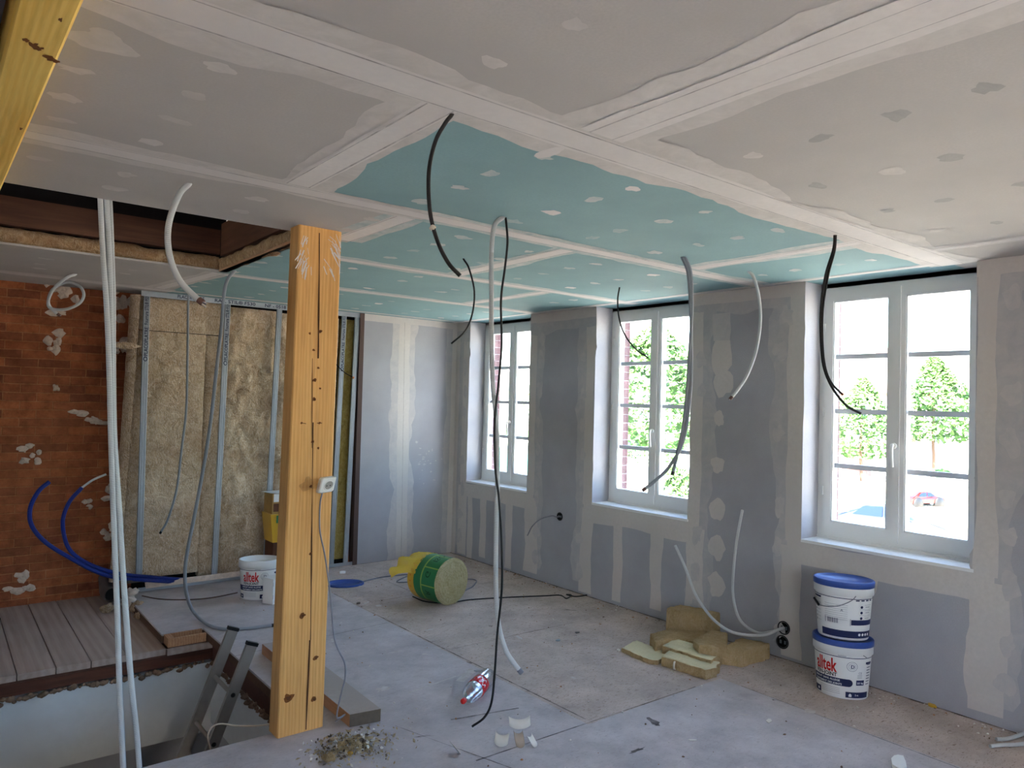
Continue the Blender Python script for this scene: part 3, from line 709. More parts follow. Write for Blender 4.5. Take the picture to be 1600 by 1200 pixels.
# ---- studded partition: tracks, studs, mineral wool
def stud(x, lean, label, txt=True, w=.049, z0=.035):
    rt = thing('metal_stud', (x, 0, 0), label, 'stud', 'steel studs of the open partition'); hw = w/2
    mb = MB()
    def L(xx, yy, z): return (xx+lean*(1-z/H), yy, z)
    prof = [(-hw, .018), (-hw, .004), (-hw+.004, 0), (-.014, 0), (-.011, .003), (-.008, 0), (.008, 0), (.011, .003), (.014, 0), (hw-.004, 0), (hw, .004), (hw, .018)]
    mb.grid([[L(x_, y_, z0) for x_, y_ in prof], [L(x_, y_, 1.2) for x_, y_ in prof], [L(x_, y_, 2.47) for x_, y_ in prof]], 0, None, False); mb.build('channel', M['steel'], rt, local=True)
    if txt:
        mb = MB(); s_ = .047
        def fn(a, c): return (c-.016+lean*(1-(1.93+a)/H), -.0015, 1.93+a)
        # reads upwards
        def fu(a, c): return L(-(c-.015), -.0016, 1.955+a)
        add_text(mb, 'PLACOPLATRE', .040, fu, 0, True, width=.24)
        add_text(mb, 'Fourrure', .038, lambda a, c: L(-(c-.012), -.0016, 2.215+a), 0, True, width=.11)
        add_text(mb, 'STIL\u00ae F530', .038, lambda a, c: L(-(c-.012), -.0016, 2.335+a), 0, True, width=.13)
        mb.build('printed_lettering', [M['ink'], M['steel']], rt, local=True)
        mb = MB(); blob(mb, 'y', -.0016, (0+lean*.2, 1.93), .016, .020, 0, .05); blob(mb, 'y', -.0030, (0+lean*.2, 1.93), .010, .013, 1, .05); mb.build('printed_logo', [M['ink'], M['steel']], rt, local=True)
    return rt
stud(-3.115, .022, 'steel stud at the left end of the open partition with black upright print', z0=.12)
stud(-2.455, -.035, 'steel stud in the middle between the two wide wool panels with upright print')
stud(-1.985, -.05, 'steel stud just left of the timber post, nearest to the stacked cartons', txt=False)
mbp = MB()
st4 = stud(-1.335, -.055, 'steel stud just right of the timber post with black upright print')
stud(-1.195, -.045, 'steel stud against the dark brown edge of the plasterboard', txt=False)
def track(z0, z1, x0, x1, label, print_=False):
    rt = thing('metal_track', ((x0+x1)/2, 0, z0), label, 'rail', 'steel rails of the open partition')
    mb = MB(); mb.box(x0, x1, -.004, .0, z0, z1); mb.box(x0, x1, 0, .06, z1 if print_ else z0, (z1 if print_ else z0)+.001); mb.build('channel', M['steel'], rt)
    if print_:
        x_ = -2.88
        for s_, w_ in (('PLACOPLATRE', .22), ('RAIL STIL\u00ae F530', .36), ('NF - 0518 EI-A', .3), ('CE', .07), ('RAIL', .1)):
            mb = MB(); add_text(mb, s_, .040, (lambda x0_: lambda a, c: (x0_+a, -.0052, z0+.012+c))(x_), 0, True, width=w_); x_ += w_+.085
            mb.build('printed_lettering', M['ink'], rt)
track(2.452, 2.497, -3.16, -1.17, 'steel rail along the ceiling above the wool with black print', True)
track(.002, .035, -3.1, -1.17, 'steel rail along the floor at the foot of the open partition')
b = MB(); b.box(-1.172, -1.125, -.012, -.0, 0, 2.5); b.box(-1.172, -1.16, 0, .075, 0, 2.5)
tag(b.build('edge_strip', M['brownstrip']), 'dark brown upright strip closing the left edge of the grey plasterboard wall', 'strip')
def batt(x0, x1, z0, z1, yf, th, mat, label, seed, lean=(0, 0), amp=.018):
    mb = MB(); nx = max(4, int((x1-x0)/.022)); nz_ = int((z1-z0)/.022); rows = []
    for i in range(nz_+1):
        z = z0+(z1-z0)*i/nz_; t = i/nz_; row = []
        xa = x0+lean[0]*(1-t); xb = x1+lean[1]*(1-t)
        row.append((xa, yf+th, z))
        for j in range(nx+1):
            x = xa+(xb-xa)*j/nx; e_ = min(1, min(j, nx-j)/2.0+.15)*min(1, min(i, nz_-i)/2+.2)
            n1 = noise.fractal(Vector((x*5, z*3.2, seed)), 1.0, 2.0, 5); n2 = noise.noise(Vector((x*26+z*14, z*22, seed+5)))
            d = (abs(n1)*1.5+n2*.45)*amp*e_ - .012*(1-e_)
            row.append((x+.004*n2 if 0 < j < nx else x+.006*nz(z*6, seed), yf-d+.006, z))
        row.append((xb, yf+th, z)); rows.append(row)
    mb.grid(rows, 0, None, True)
    return tag(mb.build('insulation_batt', mat), label, 'insulation', 'mineral wool between the studs')
batt(-3.165, -2.62, .10, 2.17-.0, .036, .10, M['wool'], 'wide tan wool batt right of the leftmost stud, lower piece', 1, (-.07, 0))
batt(-3.17, -2.46, 2.175, 2.455, .038, .10, M['wool'], 'short tan wool piece at the top, right of the leftmost stud', 2)
batt(-2.615, -2.46, .06, 2.17, .05, .08, M['wool'], 'narrow recessed wool strip just left of the middle stud', 3, (0, -.02), .02)
batt(-2.45, -1.99, .06, 2.44, .044, .09, M['wool'], 'tan wool batt between the middle stud and the stud by the post', 4, (-.02, -.02), .026)
batt(-1.985, -1.36, .05, 2.43, .05, .08, M['wool'], 'crumpled wool batt partly hidden behind the timber post', 5, (-.02, -.05), .04)
batt(-1.335, -1.19, .06, 2.43, .055, .05, M['wool_y'], 'narrow yellow wool strip between the two studs right of the post', 6, (-.04, -.02), .008)
# wool side seen left of the first stud: rounded edge
b = MB(); rows = []
for i in range(60):
    z = .1+2.36*i/59; xo = -3.225-.075*(1-i/59)**1.2; row = []
    for j in range(9):
        a = math.pi*j/8; rr_ = .055; row.append((xo+.06-rr_*1.2*math.sin(a)*(1+.12*nz(z*5, j)), .06-.055*math.cos(a)+.0, z))
    rows.append(row)
b.grid(rows, 0, None, True); tag(b.build('insulation_edge', M['wool']), 'rounded left edge of the wool beside the brick wall', 'insulation')
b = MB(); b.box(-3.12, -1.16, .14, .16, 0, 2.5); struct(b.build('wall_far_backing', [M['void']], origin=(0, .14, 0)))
# torn scrap poking out
b = MB(); P0 = on('y', -.01, 197, 540); b.grid([[P0+Vector((dx, -.02*math.sin(dx*30), dz*(1-abs(dx)/.12))) for dx in (-.11, -.07, -.02, .03, .08, .12)] for dz in (-.035, 0, .035)], 0); tag(b.build('paper_tab', M['wool']), 'small torn tan tab poking out left of the leftmost stud', 'scrap')

# ---- hanging conduits and cables
def cpix(z, *px): return hang(list(px), z)
def stairdrop(px, X, Yc):
    """conduits that come out of the trap and drop into the stair opening"""
    out = []
    for u, v in px: out.append(onp((X, Yc, 0), u, v))
    return out
c1 = stairdrop([(156, 300), (157, 320), (161, 400), (166, 470), (170, 560), (173, 680), (177, 800), (183, 960), (186, 1060), (190, 1150), (193, 1215), (196, 1290)], -3.94, -3.0)
cable('conduit', 'outer left of the four pale conduits dropping from the trap into the stairs', 'conduit', c1, .0115, M['cond_w'], 10, group=None)
c2 = stairdrop([(162, 300), (163, 320), (167, 400), (171, 470), (175, 560), (175, 680), (179, 800), (185, 960), (188, 1060), (192, 1150), (195, 1215), (198, 1290)], -3.90, -2.94)
c3 = stairdrop([(165, 302), (167, 322), (171, 400), (173, 470), (174, 560), (177, 680), (186, 800), (196, 960), (204, 1060), (213, 1140), (219, 1215), (225, 1290)], -3.88, -2.99)
c4 = stairdrop([(171, 302), (173, 324), (176, 400), (178, 470), (178, 560), (180, 680), (188, 800), (194, 900), (206, 1060), (214, 1140), (220, 1215), (227, 1290)], -3.86, -2.93)
c1b = c1
cable('conduit', 'second pale conduit of the pair dropping from the trap, straightest run', 'conduit', c2[:0] or c2, .0088, M['cond_g'], 10)
cable('conduit', 'pale conduit swinging rightmost at the floor among those dropping into the stairs', 'conduit', c3, .0115, M['cond_w'], 10)
cable('conduit', 'thinner pale conduit right behind the rightmost one dropping into the stairs', 'conduit', c4, .0088, M['cond_w'], 10)
cable('conduit', 'pale curved conduit from the ceiling left of the post ending in taped wires', 'conduit', hang([(295, 287), (281, 302), (266, 340), (262, 375), (268, 410), (282, 440), (305, 464), (314, 471)]), .0125, M['cond_w'], 10, tip=3)
cable('conduit', 'thin long grey conduit hanging before the widest wool batt', 'conduit', hang([(295, 458), (294, 480), (293, 560), (291, 640), (284, 700), (276, 765), (262, 812), (251, 832)]), .0095, M['cond_g'], 8, tip=1, tiplen=.01, tipmat=M['black'])
A = on('z', 2.5, 367, 423); q5 = [A+Vector((0, 0, .04)), A]
for (u, v, dn) in ((356, 436, 0), (350, 460, .0), (346, 510, 0), (338, 580, 0), (329, 660, 0), (318, 730, 0), (305, 800, 0), (293, 860, 0), (289, 895, 0), (292, 930, -.05)): q5.append(onp(A+FH*dn, u, v))
for (u, v, z) in ((303, 957, .05), (325, 976, .015), (352, 983, .011), (385, 982, .011), (410, 979, .011), (427, 977, .011)): q5.append(on('z', z, u, v))
q5[-6].z = max(q5[-6].z, .04)
cable('conduit', 'long grey conduit from the corner of the ceiling trap sweeping down onto the floor', 'conduit', q5, .0115, M['cond_g'], 10, tip=1, tiplen=.008, tipmat=M['black'])
A = on('z', 2.5, 118, 428); lp = [A+Vector((0, 0, .03)), A]
for k, (u, v) in enumerate(((104, 434), (85, 450), (76, 468), (77, 480), (90, 484), (108, 482), (125, 473), (131, 460), (124, 447), (105, 441), (85, 450), (77, 462), (76, 475), (84, 486), (92, 492))): lp.append(onp(A+FH*(.0+.012*k*(1 if k < 8 else 1)-.1), u, v))
cable('conduit', 'short pale conduit coiled in one loop high before the brick wall', 'conduit', lp, .0105, M['cond_w'], 9, tip=2, tiplen=.02)
cable('conduit', 'thick black conduit hanging at top centre from the corner of the green board', 'conduit', hang([(707, 177), (696, 192), (680, 222), (670, 270), (672, 330), (683, 375), (700, 410), (719, 431)]), .0062, M['cond_b'], 9)
b = MB(); q = onp(on('z', 2.5, 707, 177), 676, 356); b.lathe([(0, -.008), (.009, -.006), (.009, .006), (0, .008)], q, 10, axis=Matrix.Rotation(.5, 4, 'Y')); tag(b.build('cable_clip', M['cable_w']), 'small pale clip on the thick black conduit at top centre', 'clip')
cable('electric_cable', 'black cable hanging behind the white conduit, end kicked to the left', 'cable', hang([(724, 404), (733, 420), (741, 455), (738, 490), (727, 517), (705, 537)]), .0055, M['cable_b'])
cable('electric_cable', 'thinnest black cable hanging in the far corner before the farthest window', 'cable', hang([(735, 504), (739, 520), (737, 545), (741, 568), (742, 583)], 2.5), .004, M['cable_b'], 6)
A = on('z', 2.5, 784, 338)
q = hang([(786, 339), (773, 352), (768, 390), (768, 450), (768, 520), (770, 600), (777, 680), (777, 760), (775, 830), (775, 920), (779, 975), (790, 1015), (803, 1036), (813, 1049)])
cable('conduit', 'long white conduit hanging in mid room beside the long black cable', 'conduit', q, .0108, M['cond_w'], 10, tip=2, tiplen=.012, tipmat=M['cable_g'])
q = hang([(790, 340), (791, 350), (793, 380), (789, 420), (783, 470), (784, 540), (779, 600), (773, 660), (774, 730), (780, 780), (784, 850), (784, 920), (777, 990), (773, 1050), (768, 1095), (757, 1118), (738, 1132)])
cable('electric_cable', 'long black cable hanging in mid room down to the floor by the bottle', 'cable', [p + FH*-.02 if i > 1 else p for i, p in enumerate(q)], .0052, M['cable_b'], tip=None)
cable('electric_cable', 'black cable curving before the left casement of the middle window', 'cable', hang([(968, 449), (965, 470), (968, 500), (978, 526), (995, 547), (1013, 559)]), .0055, M['cable_b'])
cable('conduit', 'grey conduit before the middle window, longer of two, ending by its sill', 'conduit', hang([(1066, 402), (1075, 425), (1079, 480), (1080, 560), (1078, 620), (1067, 690), (1045, 730), (1025, 750), (1006, 765)]), .0098, M['cond_g'], 9, tip=1, tiplen=.02)
cable('conduit', 'grey conduit before the middle window, shorter of two, ending near its handle', 'conduit', hang([(1070, 402), (1079, 425), (1081, 480), (1077, 560), (1073, 620), (1067, 670), (1058, 710), (1051, 740)]), .0098, M['cond_g'], 9, tip=1, tiplen=.01, tipmat=M['black'])
cable('conduit', 'pale conduit curling against the wall pier between the middle and nearest windows', 'conduit', hang([(1170, 424), (1177, 432), (1185, 460), (1188, 500), (1182, 545), (1168, 585), (1152, 610), (1142, 622)]), .0098, M['cond_w'], 9, tip=2, tiplen=.02)
cable('conduit', 'black conduit before the nearest window, longer of two', 'conduit', hang([(1304, 367), (1302, 390), (1290, 430), (1283, 480), (1283, 530), (1287, 572), (1300, 605), (1322, 633), (1345, 646)]), .0062, M['cond_b'], 8)
cable('conduit', 'black conduit before the nearest window, shorter of two', 'conduit', hang([(1306, 367), (1304, 392), (1294, 430), (1286, 480), (1285, 530), (1289, 572), (1299, 598), (1317, 617)]), .0055, M['cond_b'], 8)
# holes cut for sockets in the window wall
def wall_box(u, v, r, label, cols=None):
    P = on('x', 0, u, v); rt = thing('flush_box', (0, P.y, P.z), label, 'socket box', 'black flush boxes in the window wall')
    ax = Matrix.Rotation(math.pi/2, 4, 'Y'); mb = MB()
    mb.lathe([(r*1.12, .0), (r*1.12, -.004), (r, -.005), (r*.93, -.001), (r*.92, .0), (0, .0)], (-.0015, 0, 0), 22, axis=ax); mb.build('rim', M['black'], rt, local=True)
    mb = MB(); mb.face([(-.0022, r*.9*math.cos(a), r*.9*math.sin(a)) for a in (2*math.pi*k/20 for k in range(20))]); mb.build('socket_back', M['void'], rt, local=True)
    for k in range(2):
        mb = MB(); mb.box(-.008, -.002, -r*.5+k*r*.8-.006, -r*.5+k*r*.8+.006, -r*.25, r*.3); mb.build('terminal', flat('grey_terminal', srgb(96, 106, 110), .5), rt, local=True)
    return P
S1 = wall_box(1225, 981, .040, 'upper of the two black flush boxes low beside the nearest window')
S2 = wall_box(1223, 1003, .040, 'lower of the two black flush boxes low beside the nearest window')
S3 = wall_box(875, 807, .034, 'single black flush box in the wall between the two farther windows')
def rise(S, px, d0, d1):
    out = [Vector((.0, S.y, S.z)), Vector((-.05, S.y, S.z))]
    n_ = len(px)
    for i, (u, v) in enumerate(px): out.append(on('x', -d0-(d1-d0)*(i+1)/n_, u, v))
    return out
cable('conduit', 'pale conduit from the upper flush box, left one rising over the wool offcuts', 'conduit', rise(S1, [(1195, 992), (1165, 992), (1140, 986), (1117, 970), (1100, 950), (1085, 925), (1070, 885), (1055, 852)], .10, .42), .0095, M['cond_w'], 9)
cable('conduit', 'pale conduit from the upper flush box, right one rising against the wall', 'conduit', rise(S1, [(1205, 987), (1185, 989), (1165, 978), (1152, 960), (1145, 925), (1147, 880), (1152, 840), (1160, 797)], .06, .12), .0095, M['cond_w'], 9)
cable('electric_cable', 'short grey cable drooping from the flush box between the farther windows', 'cable', rise(S3, [(862, 806), (845, 811), (832, 822), (824, 837)], .06, .16), .0055, M['cable_g'], 7)
cable('conduit', 'upper of two pale conduit ends on the floor at the bottom right edge', 'conduit', [on('z', .012, *p) for p in ((1557, 1155), (1575, 1154), (1600, 1146), (1640, 1130))], .0095, M['cond_w'], 9)
cable('conduit', 'lower of two pale conduit ends on the floor at the bottom right edge', 'conduit', [on('z', .012, *p) for p in ((1547, 1166), (1565, 1164), (1600, 1162), (1650, 1150))], .0095, M['cond_w'], 9)
# blue pipes
bp1 = [on('y', .10, 77, 753), on('y', .08, 60, 768), on('y', .05, 47, 795), on('y', .03, 50, 822), on('y', .0, 72, 848), on('y', -.02, 110, 872), on('y', -.03, 150, 893), on('y', -.04, 190, 904), on('y', -.045, 240, 907), on('y', .03, 300, 911), on('y', .075, 360, 910), on('y', .08, 440, 906)]
bp2 = [on('y', .10, 128, 762), on('y', .08, 108, 785), on('y', .05, 98, 815), on('y', .03, 104, 850), on('y', .0, 120, 870), on('y', -.02, 150, 886), on('y', -.03, 190, 897), on('y', -.035, 240, 902), on('y', .03, 300, 906), on('y', .085, 360, 904), on('y', .09, 440, 899)]
cable('water_pipe', 'blue ribbed pipe sweeping leftmost over the brick wall', 'pipe', bp1, .0165, M['blue_pipe'], 10)
o = cable('water_pipe', 'blue ribbed pipe with a bare white inner tube at its end', 'pipe', bp2, .0155, M['blue_pipe'], 10)
mb = MB(); mb.tube([on('y', .10, 128, 762), on('y', .10, 145, 750), on('y', .10, 166, 741)], .009, 8); mb.build('inner_tube', M['cond_w'], o)
# cords on the floor
cable('extension_cable', 'dark cord looping across the floor around the insulation roll', 'cord', [on('z', .006, *p) for p in ((566, 909), (590, 903), (620, 899), (640, 898))] + [Vector((-1.15, -.85, .006)), Vector((-.9, -.95, .006))] + [on('z', .006, *p) for p in ((738, 905), (741, 914), (730, 921))] + [on('z', .006, *p) for p in ((722, 925),)], .005, M['cable_g'], 7)
cable('extension_cable', 'dark cord running from under the insulation roll to the window wall', 'cord', [on('z', .006, *p) for p in ((645, 932), (665, 940), (700, 942), (735, 937), (800, 933), (850, 931), (875, 930), (885, 935), (893, 930), (885, 929), (900, 932), (921, 929))], .005, M['cable_b'], 7)
cable('extension_cable', 'brown cord lying along the foot of the open partition', 'cord', [on('z', .007, *p) for p in ((222, 931), (250, 936), (290, 937), (330, 934), (371, 926))], .005, flat('brown_cord', srgb(92, 74, 64), .6), 7)
cable('electric_cable', 'cream cable from behind the post drooping over the ladder', 'cable', [on('z', .008, 430, 1128), on('z', .01, 424, 1131), onp((-3.1, -2.75, 0), 400, 1134), onp((-3.1, -2.75, 0), 370, 1134), onp((-3.1, -2.75, 0), 343, 1131), onp((-3.12, -2.75, 0), 330, 1138), onp((-3.12, -2.75, 0), 325, 1152), onp((-3.12, -2.75, 0), 329, 1172), onp((-3.12, -2.75, 0), 333, 1200)], .0045, M['cable_w'], 7)
ww = cable('electric_cable', 'short thin black wire poking from the wall right of the post', 'cable', [on('y', -.01, 524, 568), on('y', -.03, 532, 576), on('y', -.04, 541, 584), on('y', -.05, 551, 589)], .004, M['cable_b'], 6)
mb = MB(); q = on('y', -.05, 552, 590); mb.lathe([(0, -.012), (.010, -.008), (.012, .006), (0, .012)], q, 8); mb.build('wire_tip', M['copper'], ww)

# ---- paint / compound buckets
M['bucket'] = flat('white_bucket_plastic', srgb(224, 224, 222), .4, .4); M['lid'] = flat('blue_lid_plastic', srgb(50, 78, 150), .4, .4)
M['navy'] = flat('navy_label_print', srgb(30, 38, 78), .5); M['redp'] = flat('red_label_print', srgb(196, 36, 34), .5); M['greyp'] = flat('grey_label_print', srgb(120, 124, 134), .5); M['whitep'] = flat('white_label_print', srgb(230, 230, 232), .5)
M['dry'] = speck('dried_compound', srgb(196, 180, 160), .1, 20)
BA, BB, BH = .154, .122, .315
def bk(s, z, o=.0012):
    """point on the bucket wall: s = position round it in metres from the front middle"""
    t = .885+.115*min(1, z/.25); a = -math.pi/2+s/((BA+BB)/2); return ((BA*t+o)*math.cos(a), (BB*t+o)*math.sin(a), z)
def bucket(loc, rz, label, lid=True, face='front', ds=0):
    rt = thing('bucket', loc, label, 'bucket', 'white compound buckets', rz)
    prof = [(0, .004), (.86, .0), (.885, .006), (1.0, .25), (1.0, .252), (1.055, .254), (1.06, .30), (1.06, .312), (1.035, .315)]
    prof += [(1.0, .315), (.985, .25), (.87, .05), (0, .05)] if not lid else [(.9, .312), (0, .31)]
    mb = MB(); rows = [[(BA*r*math.cos(a), BB*r*math.sin(a), z) for a in (2*math.pi*k/40 for k in range(40))] for r, z in prof]
    mb.grid(rows, 0, None, True, True); mb.build('body', M['bucket'], rt, local=True)
    if lid:
        mb = MB(); mb.grid([[(BA*r*math.cos(a), BB*r*math.sin(a), z) for a in (2*math.pi*k/40 for k in range(40))] for r, z in ((1.062, .298), (1.085, .300), (1.085, .326), (1.07, .332), (1.02, .333), (.99, .322), (.0, .320))], 0, None, True, True); mb.build('lid', M['lid'], rt, local=True)
    else:
        mb = MB(); mb.grid([[(BA*r*math.cos(a), BB*r*math.sin(a), z+.006*nz(a*2, r*5)) for a in (2*math.pi*k/40 for k in range(40))] for r, z in ((.96, .16), (.93, .155), (.5, .15), (.01, .15))], 0, None, True, True); mb.build('contents', M['dry'], rt, local=True)
    # printed label
    mb = MB()
    def rect(s0, s1, z0, z1, mi, o=.0012):
        n_ = max(1, int((s1-s0)/.012)); mb.grid([[bk(s0+(s1-s0)*k/n_, z0, o) for k in range(n_+1)], [bk(s0+(s1-s0)*k/n_, z1, o) for k in range(n_+1)]], mi, None, True)
    def tx(t_, s0, z0, size, mi, w_=None, bold=True, o=.0022): add_text(mb, t_, size, lambda a, c: bk(s0+a+(ds if w_ and w_ > .1 else 0), z0+c, o), mi, bold, width=w_)
    if face == 'front':
        rect(-.19, .19, .238, .242, 0)
        tx('alltek', -.115, .150, .110, 1, .125); tx('alltek', -.1138, .150, .110, 1, .125, o=.0024)
        tx('FEN-JOINT', -.115, .124, .030, 4, .125); tx('FEN-JOINT', -.1145, .124, .030, 4, .125, o=.0024)
        rect(-.19, .035, .074, .117, 0); 
        blob_pts = [bk(.035+.021*math.cos(a), .0955+.0215*math.sin(a)) for a in (math.radians(-90+180*k/10) for k in range(11))]; mb.face(blob_pts, 0)
        tx('ENDUIT SANS ALLEGE', -.13, .099, .016, 3, .155); tx('TRAITEMENT DES JOINTS', -.13, .079, .016, 3, .165)
        # round emblem
        n_ = 24
        for r0, r1 in ((.026, .0275), (.017, .018)):
            mb.grid([[bk(.050+r_*math.cos(a), .192+r_*math.sin(a), .0018) for a in (2*math.pi*k/n_ for k in range(n_))] for r_ in (r0, r1)], 0, None, True, True)
        tx('D', .042, .182, .028, 0)
        rect(.075, .125, .085, .115, 0); tx('25 kg', .079, .094, .014, 3, .040); tx('CE', .085, .150, .018, 2, bold=False)
        for k in range(3): rect(.08, .11, .142-.008*k, .144-.008*k, 2)
        rect(.02, .165, .012, .045, 0)
        tx('3 m', .07, .024, .014, 3); mb.face([bk(.036, .018, .002), bk(.052, .018, .002), bk(.052, .030, .002), bk(.044, .038, .002), bk(.036, .030, .002)], 3)
        for k in range(4): rect(-.13, -.01, .058-.010*k, .0595-.010*k, 2)
        rect(-.19, -.125, .012, .045, 0); mb.face([bk(-.145+.008*math.cos(a), .028+.008*math.sin(a), .002) for a in (2*math.pi*k/10 for k in range(10))], 3)
        rect(-.02, .02, .246, .249, 2)
        for k in range(8): rect(.14, .175, .20-.016*k, .206-.016*k, 2)
        rect(.13, .18, .205, .218, 0)
    else:
        rect(-.24, .24, .238, .242, 0)
        for k in range(4): rect(.055+.03*k, .075+.03*k, .229, .236, 0)
        for k in range(3):
            zc = .195-.032*k; mb.face([bk(.090+.008*math.cos(a), zc+.008*math.sin(a), .002) for a in (2*math.pi*j/12 for j in range(12))], 0); rect(.11, .165, zc+.010, .0105+zc+.001, 2); rect(.115, .15, zc-.002, zc+.001, 2)
            rect(.08, .165, zc-.014, zc-.013, 2)
        rect(.035, .19, .090, .120, 0); rect(.030, .032, .085, .125, 0)
        for k in range(7): rect(-.185, -.178, .205-.020*k, .217-.020*k, 0); rect(-.17, -.135, .210-.02*k, .2115-.02*k, 2)
        rect(-.20, -.13, .222, .232, 0)
        for k in range(8): rect(-.105, .015, .200-.012*k, .2012-.012*k, 2)
        rect(-.105, -.103, .09, .125, 0)
        for k in range(14):
            s0 = -.088+.0042*k; rect(s0, s0+(.0012 if k % 3 else .0026), .094, .122, 0)
        rect(-.13, .06, .015, .055, 0); rect(.06, .19, .015, .055, 0); tx('A', -.02, .165, .02, 2)
        for k in range(4): blob_l = [bk(.085+.022*k+.008*math.cos(a), .036+.008*math.sin(a), .002) for a in (2*math.pi*j/8 for j in range(8))]; mb.face(blob_l, 3)
    mb.build('printed_label', [M['navy'], M['redp'], M['greyp'], M['whitep'], M['black']], rt, local=True)
    return rt
# long axes along the window wall; the front of each label faces the room
rzb = math.radians(-64)
bkt1 = bucket((-.245, -4.50, .001), rzb, 'lower of the two stacked buckets by the nearest window, red lettering facing left', ds=-.035)
bkt2 = bucket((-.245, -4.50, .336), rzb+math.radians(4), 'upper of the two stacked buckets by the nearest window, barcode side out', True, 'back')
h_ = MB(); pts = [Vector(bk(.05, .262, .012)), Vector(bk(.03, .235, .012)), Vector(bk(-.02, .20, .012)), Vector(bk(-.08, .182, .012)), Vector(bk(-.14, .176, .013))]
h_.tube(pts, .0022, 6); h_.build('wire_handle', M['greyp'], bkt2, local=True)
h_ = MB(); h_.tube([bk(-.135, .176, .013), bk(-.185, .205, .014)], .007, 8, per=1); h_.build('handle_grip', M['black'], bkt2, local=True)
h_ = MB(); h_.tube([bk(.10, .262, .012), bk(.125, .245, .012)], .0022, 6, per=1); h_.build('wire_handle', M['greyp'], bkt1, local=True)
bkt3 = bucket((-2.33, -.66, .001), math.radians(-26), 'open bucket without lid standing behind the timber post', False)
# its lid on the floor
q = on('z', .0, 539, 913); lidc = thing('loose_lid', (q.x, q.y, .001), 'blue oval bucket lid lying on the floor right of the post', 'lid', None, math.radians(-20))
mb = MB(); mb.grid([[(BA*1.06*r*math.cos(a), BB*1.06*r*math.sin(a), z) for a in (2*math.pi*k/40 for k in range(40))] for r, z in ((.0, .004), (.9, .004), (.93, .012), (1.0, .014), (1.02, .010), (1.02, .0), (.96, .0), (0, .001))], 0, None, True, True); mb.build('disc', M['lid'], lidc, local=True)
mb = MB(); mb.grid([[(BA*r*math.cos(a), BB*r*math.sin(a), z) for a in (2*math.pi*k/40 for k in range(40))] for r, z in ((.84, .0045), (.85, .009), (.88, .009), (.89, .0045))], 0, None, True, True); mb.build('rib', M['lid'], lidc, local=True)
# white carton by the open bucket
b = MB(); Lc = Vector((-2.295, -.90, 0)); b.hexa([(-2.37, -.86, .001), (-2.32, -.95, .001), (-2.17, -.89, .001), (-2.21, -.81, .001)], [(-2.37, -.86, .205), (-2.32, -.95, .200), (-2.17, -.89, .205), (-2.21, -.81, .21)])
for z0, z1 in ((.045, .075), (.145, .175)): b.box(-2.3215, -2.3195, -.9515, -.9495, z0, z1, 1)
tag(b.build('carton', [M['white_met'], M['greyp']]), 'small white carton leaning against the front of the open bucket', 'carton')
# stacked goods behind the post
M['card'] = speck('printed_carton', srgb(172, 138, 84), .15, 20); M['yel'] = flat('yellow_wrap_film', srgb(206, 160, 40), .4, .5); M['grn'] = flat('green_wrap_print', srgb(40, 120, 72), .4, .5); M['bag'] = speck('brown_sack', srgb(96, 62, 44), .2, 14)
def gb(u0, v0, u1, v1, y): a = on('y', y, u0, v0); c = on('y', y, u1, v1); return a, c
Yg = -.35
a, c = gb(427, 850, 470, 878, Yg); b = MB(); b.box(a.x, a.x+.25, Yg, Yg+.2, 0, a.z+.01); add_text(b, 'N2', .06, lambda x, y: (a.x+.005+x, Yg-.002, .12+y), 1, True)
tag(b.build('sack', [M['bag'], M['whitep']]), 'dark brown sack at the bottom of the stack behind the post', 'sack')
zt0 = a.z+.011; a2, c2_ = gb(422, 804, 470, 850, Yg)
b = MB(); rt = thing('wool_roll_pack', (a2.x+.2, Yg+.1, zt0), 'small yellow and green wrapped wool pack in the stack behind the post', 'package')
ax = Matrix.Rotation(math.pi/2, 4, 'Y'); hz = (a2.z-zt0)
b.hexa([(a2.x+.03, Yg, zt0), (a2.x+.28, Yg, zt0), (a2.x+.28, Yg+.2, zt0), (a2.x+.03, Yg+.2, zt0)], [(a2.x, Yg-.02, zt0+hz), (a2.x+.28, Yg-.02, zt0+hz), (a2.x+.28, Yg+.2, zt0+hz), (a2.x, Yg+.2, zt0+hz)]); b.build('wrap', M['yel'], rt)
b = MB(); b.box(a2.x+.05, a2.x+.28, Yg-.028, Yg-.02, zt0+hz-.075, zt0+hz-.01); b.build('green_band', M['grn'], rt)
zt1 = zt0+hz+.001; a3, c3_ = gb(426, 772, 470, 804, Yg)
b = MB(); b.box(a3.x, a3.x+.27, Yg, Yg+.2, zt1, a3.z); 
for i in range(3):
    for j in range(2): b.box(a3.x+.012+.062*i, a3.x+.064+.062*i, Yg-.0015, Yg, zt1+.02+j*.085, zt1+.09+j*.085, 1 if (i+j) % 2 else 2)
tag(b.build('printed_carton', [M['card'], M['whitep'], M['bag']]), 'brown printed carton on top of the stack behind the post', 'carton')
b = MB(); z_ = a3.z+.001; b.grid([[(a3.x-.03+i*.06, Yg-.03+j*.06, z_+.012*(1 if i == 0 else .3)*(1-j/4)+.001*i) for i in range(6)] for j in range(5)], 0); tag(b.build('paper_sheet', M['white_met']), 'white paper sheet lying on the stacked carton behind the post', 'paper')

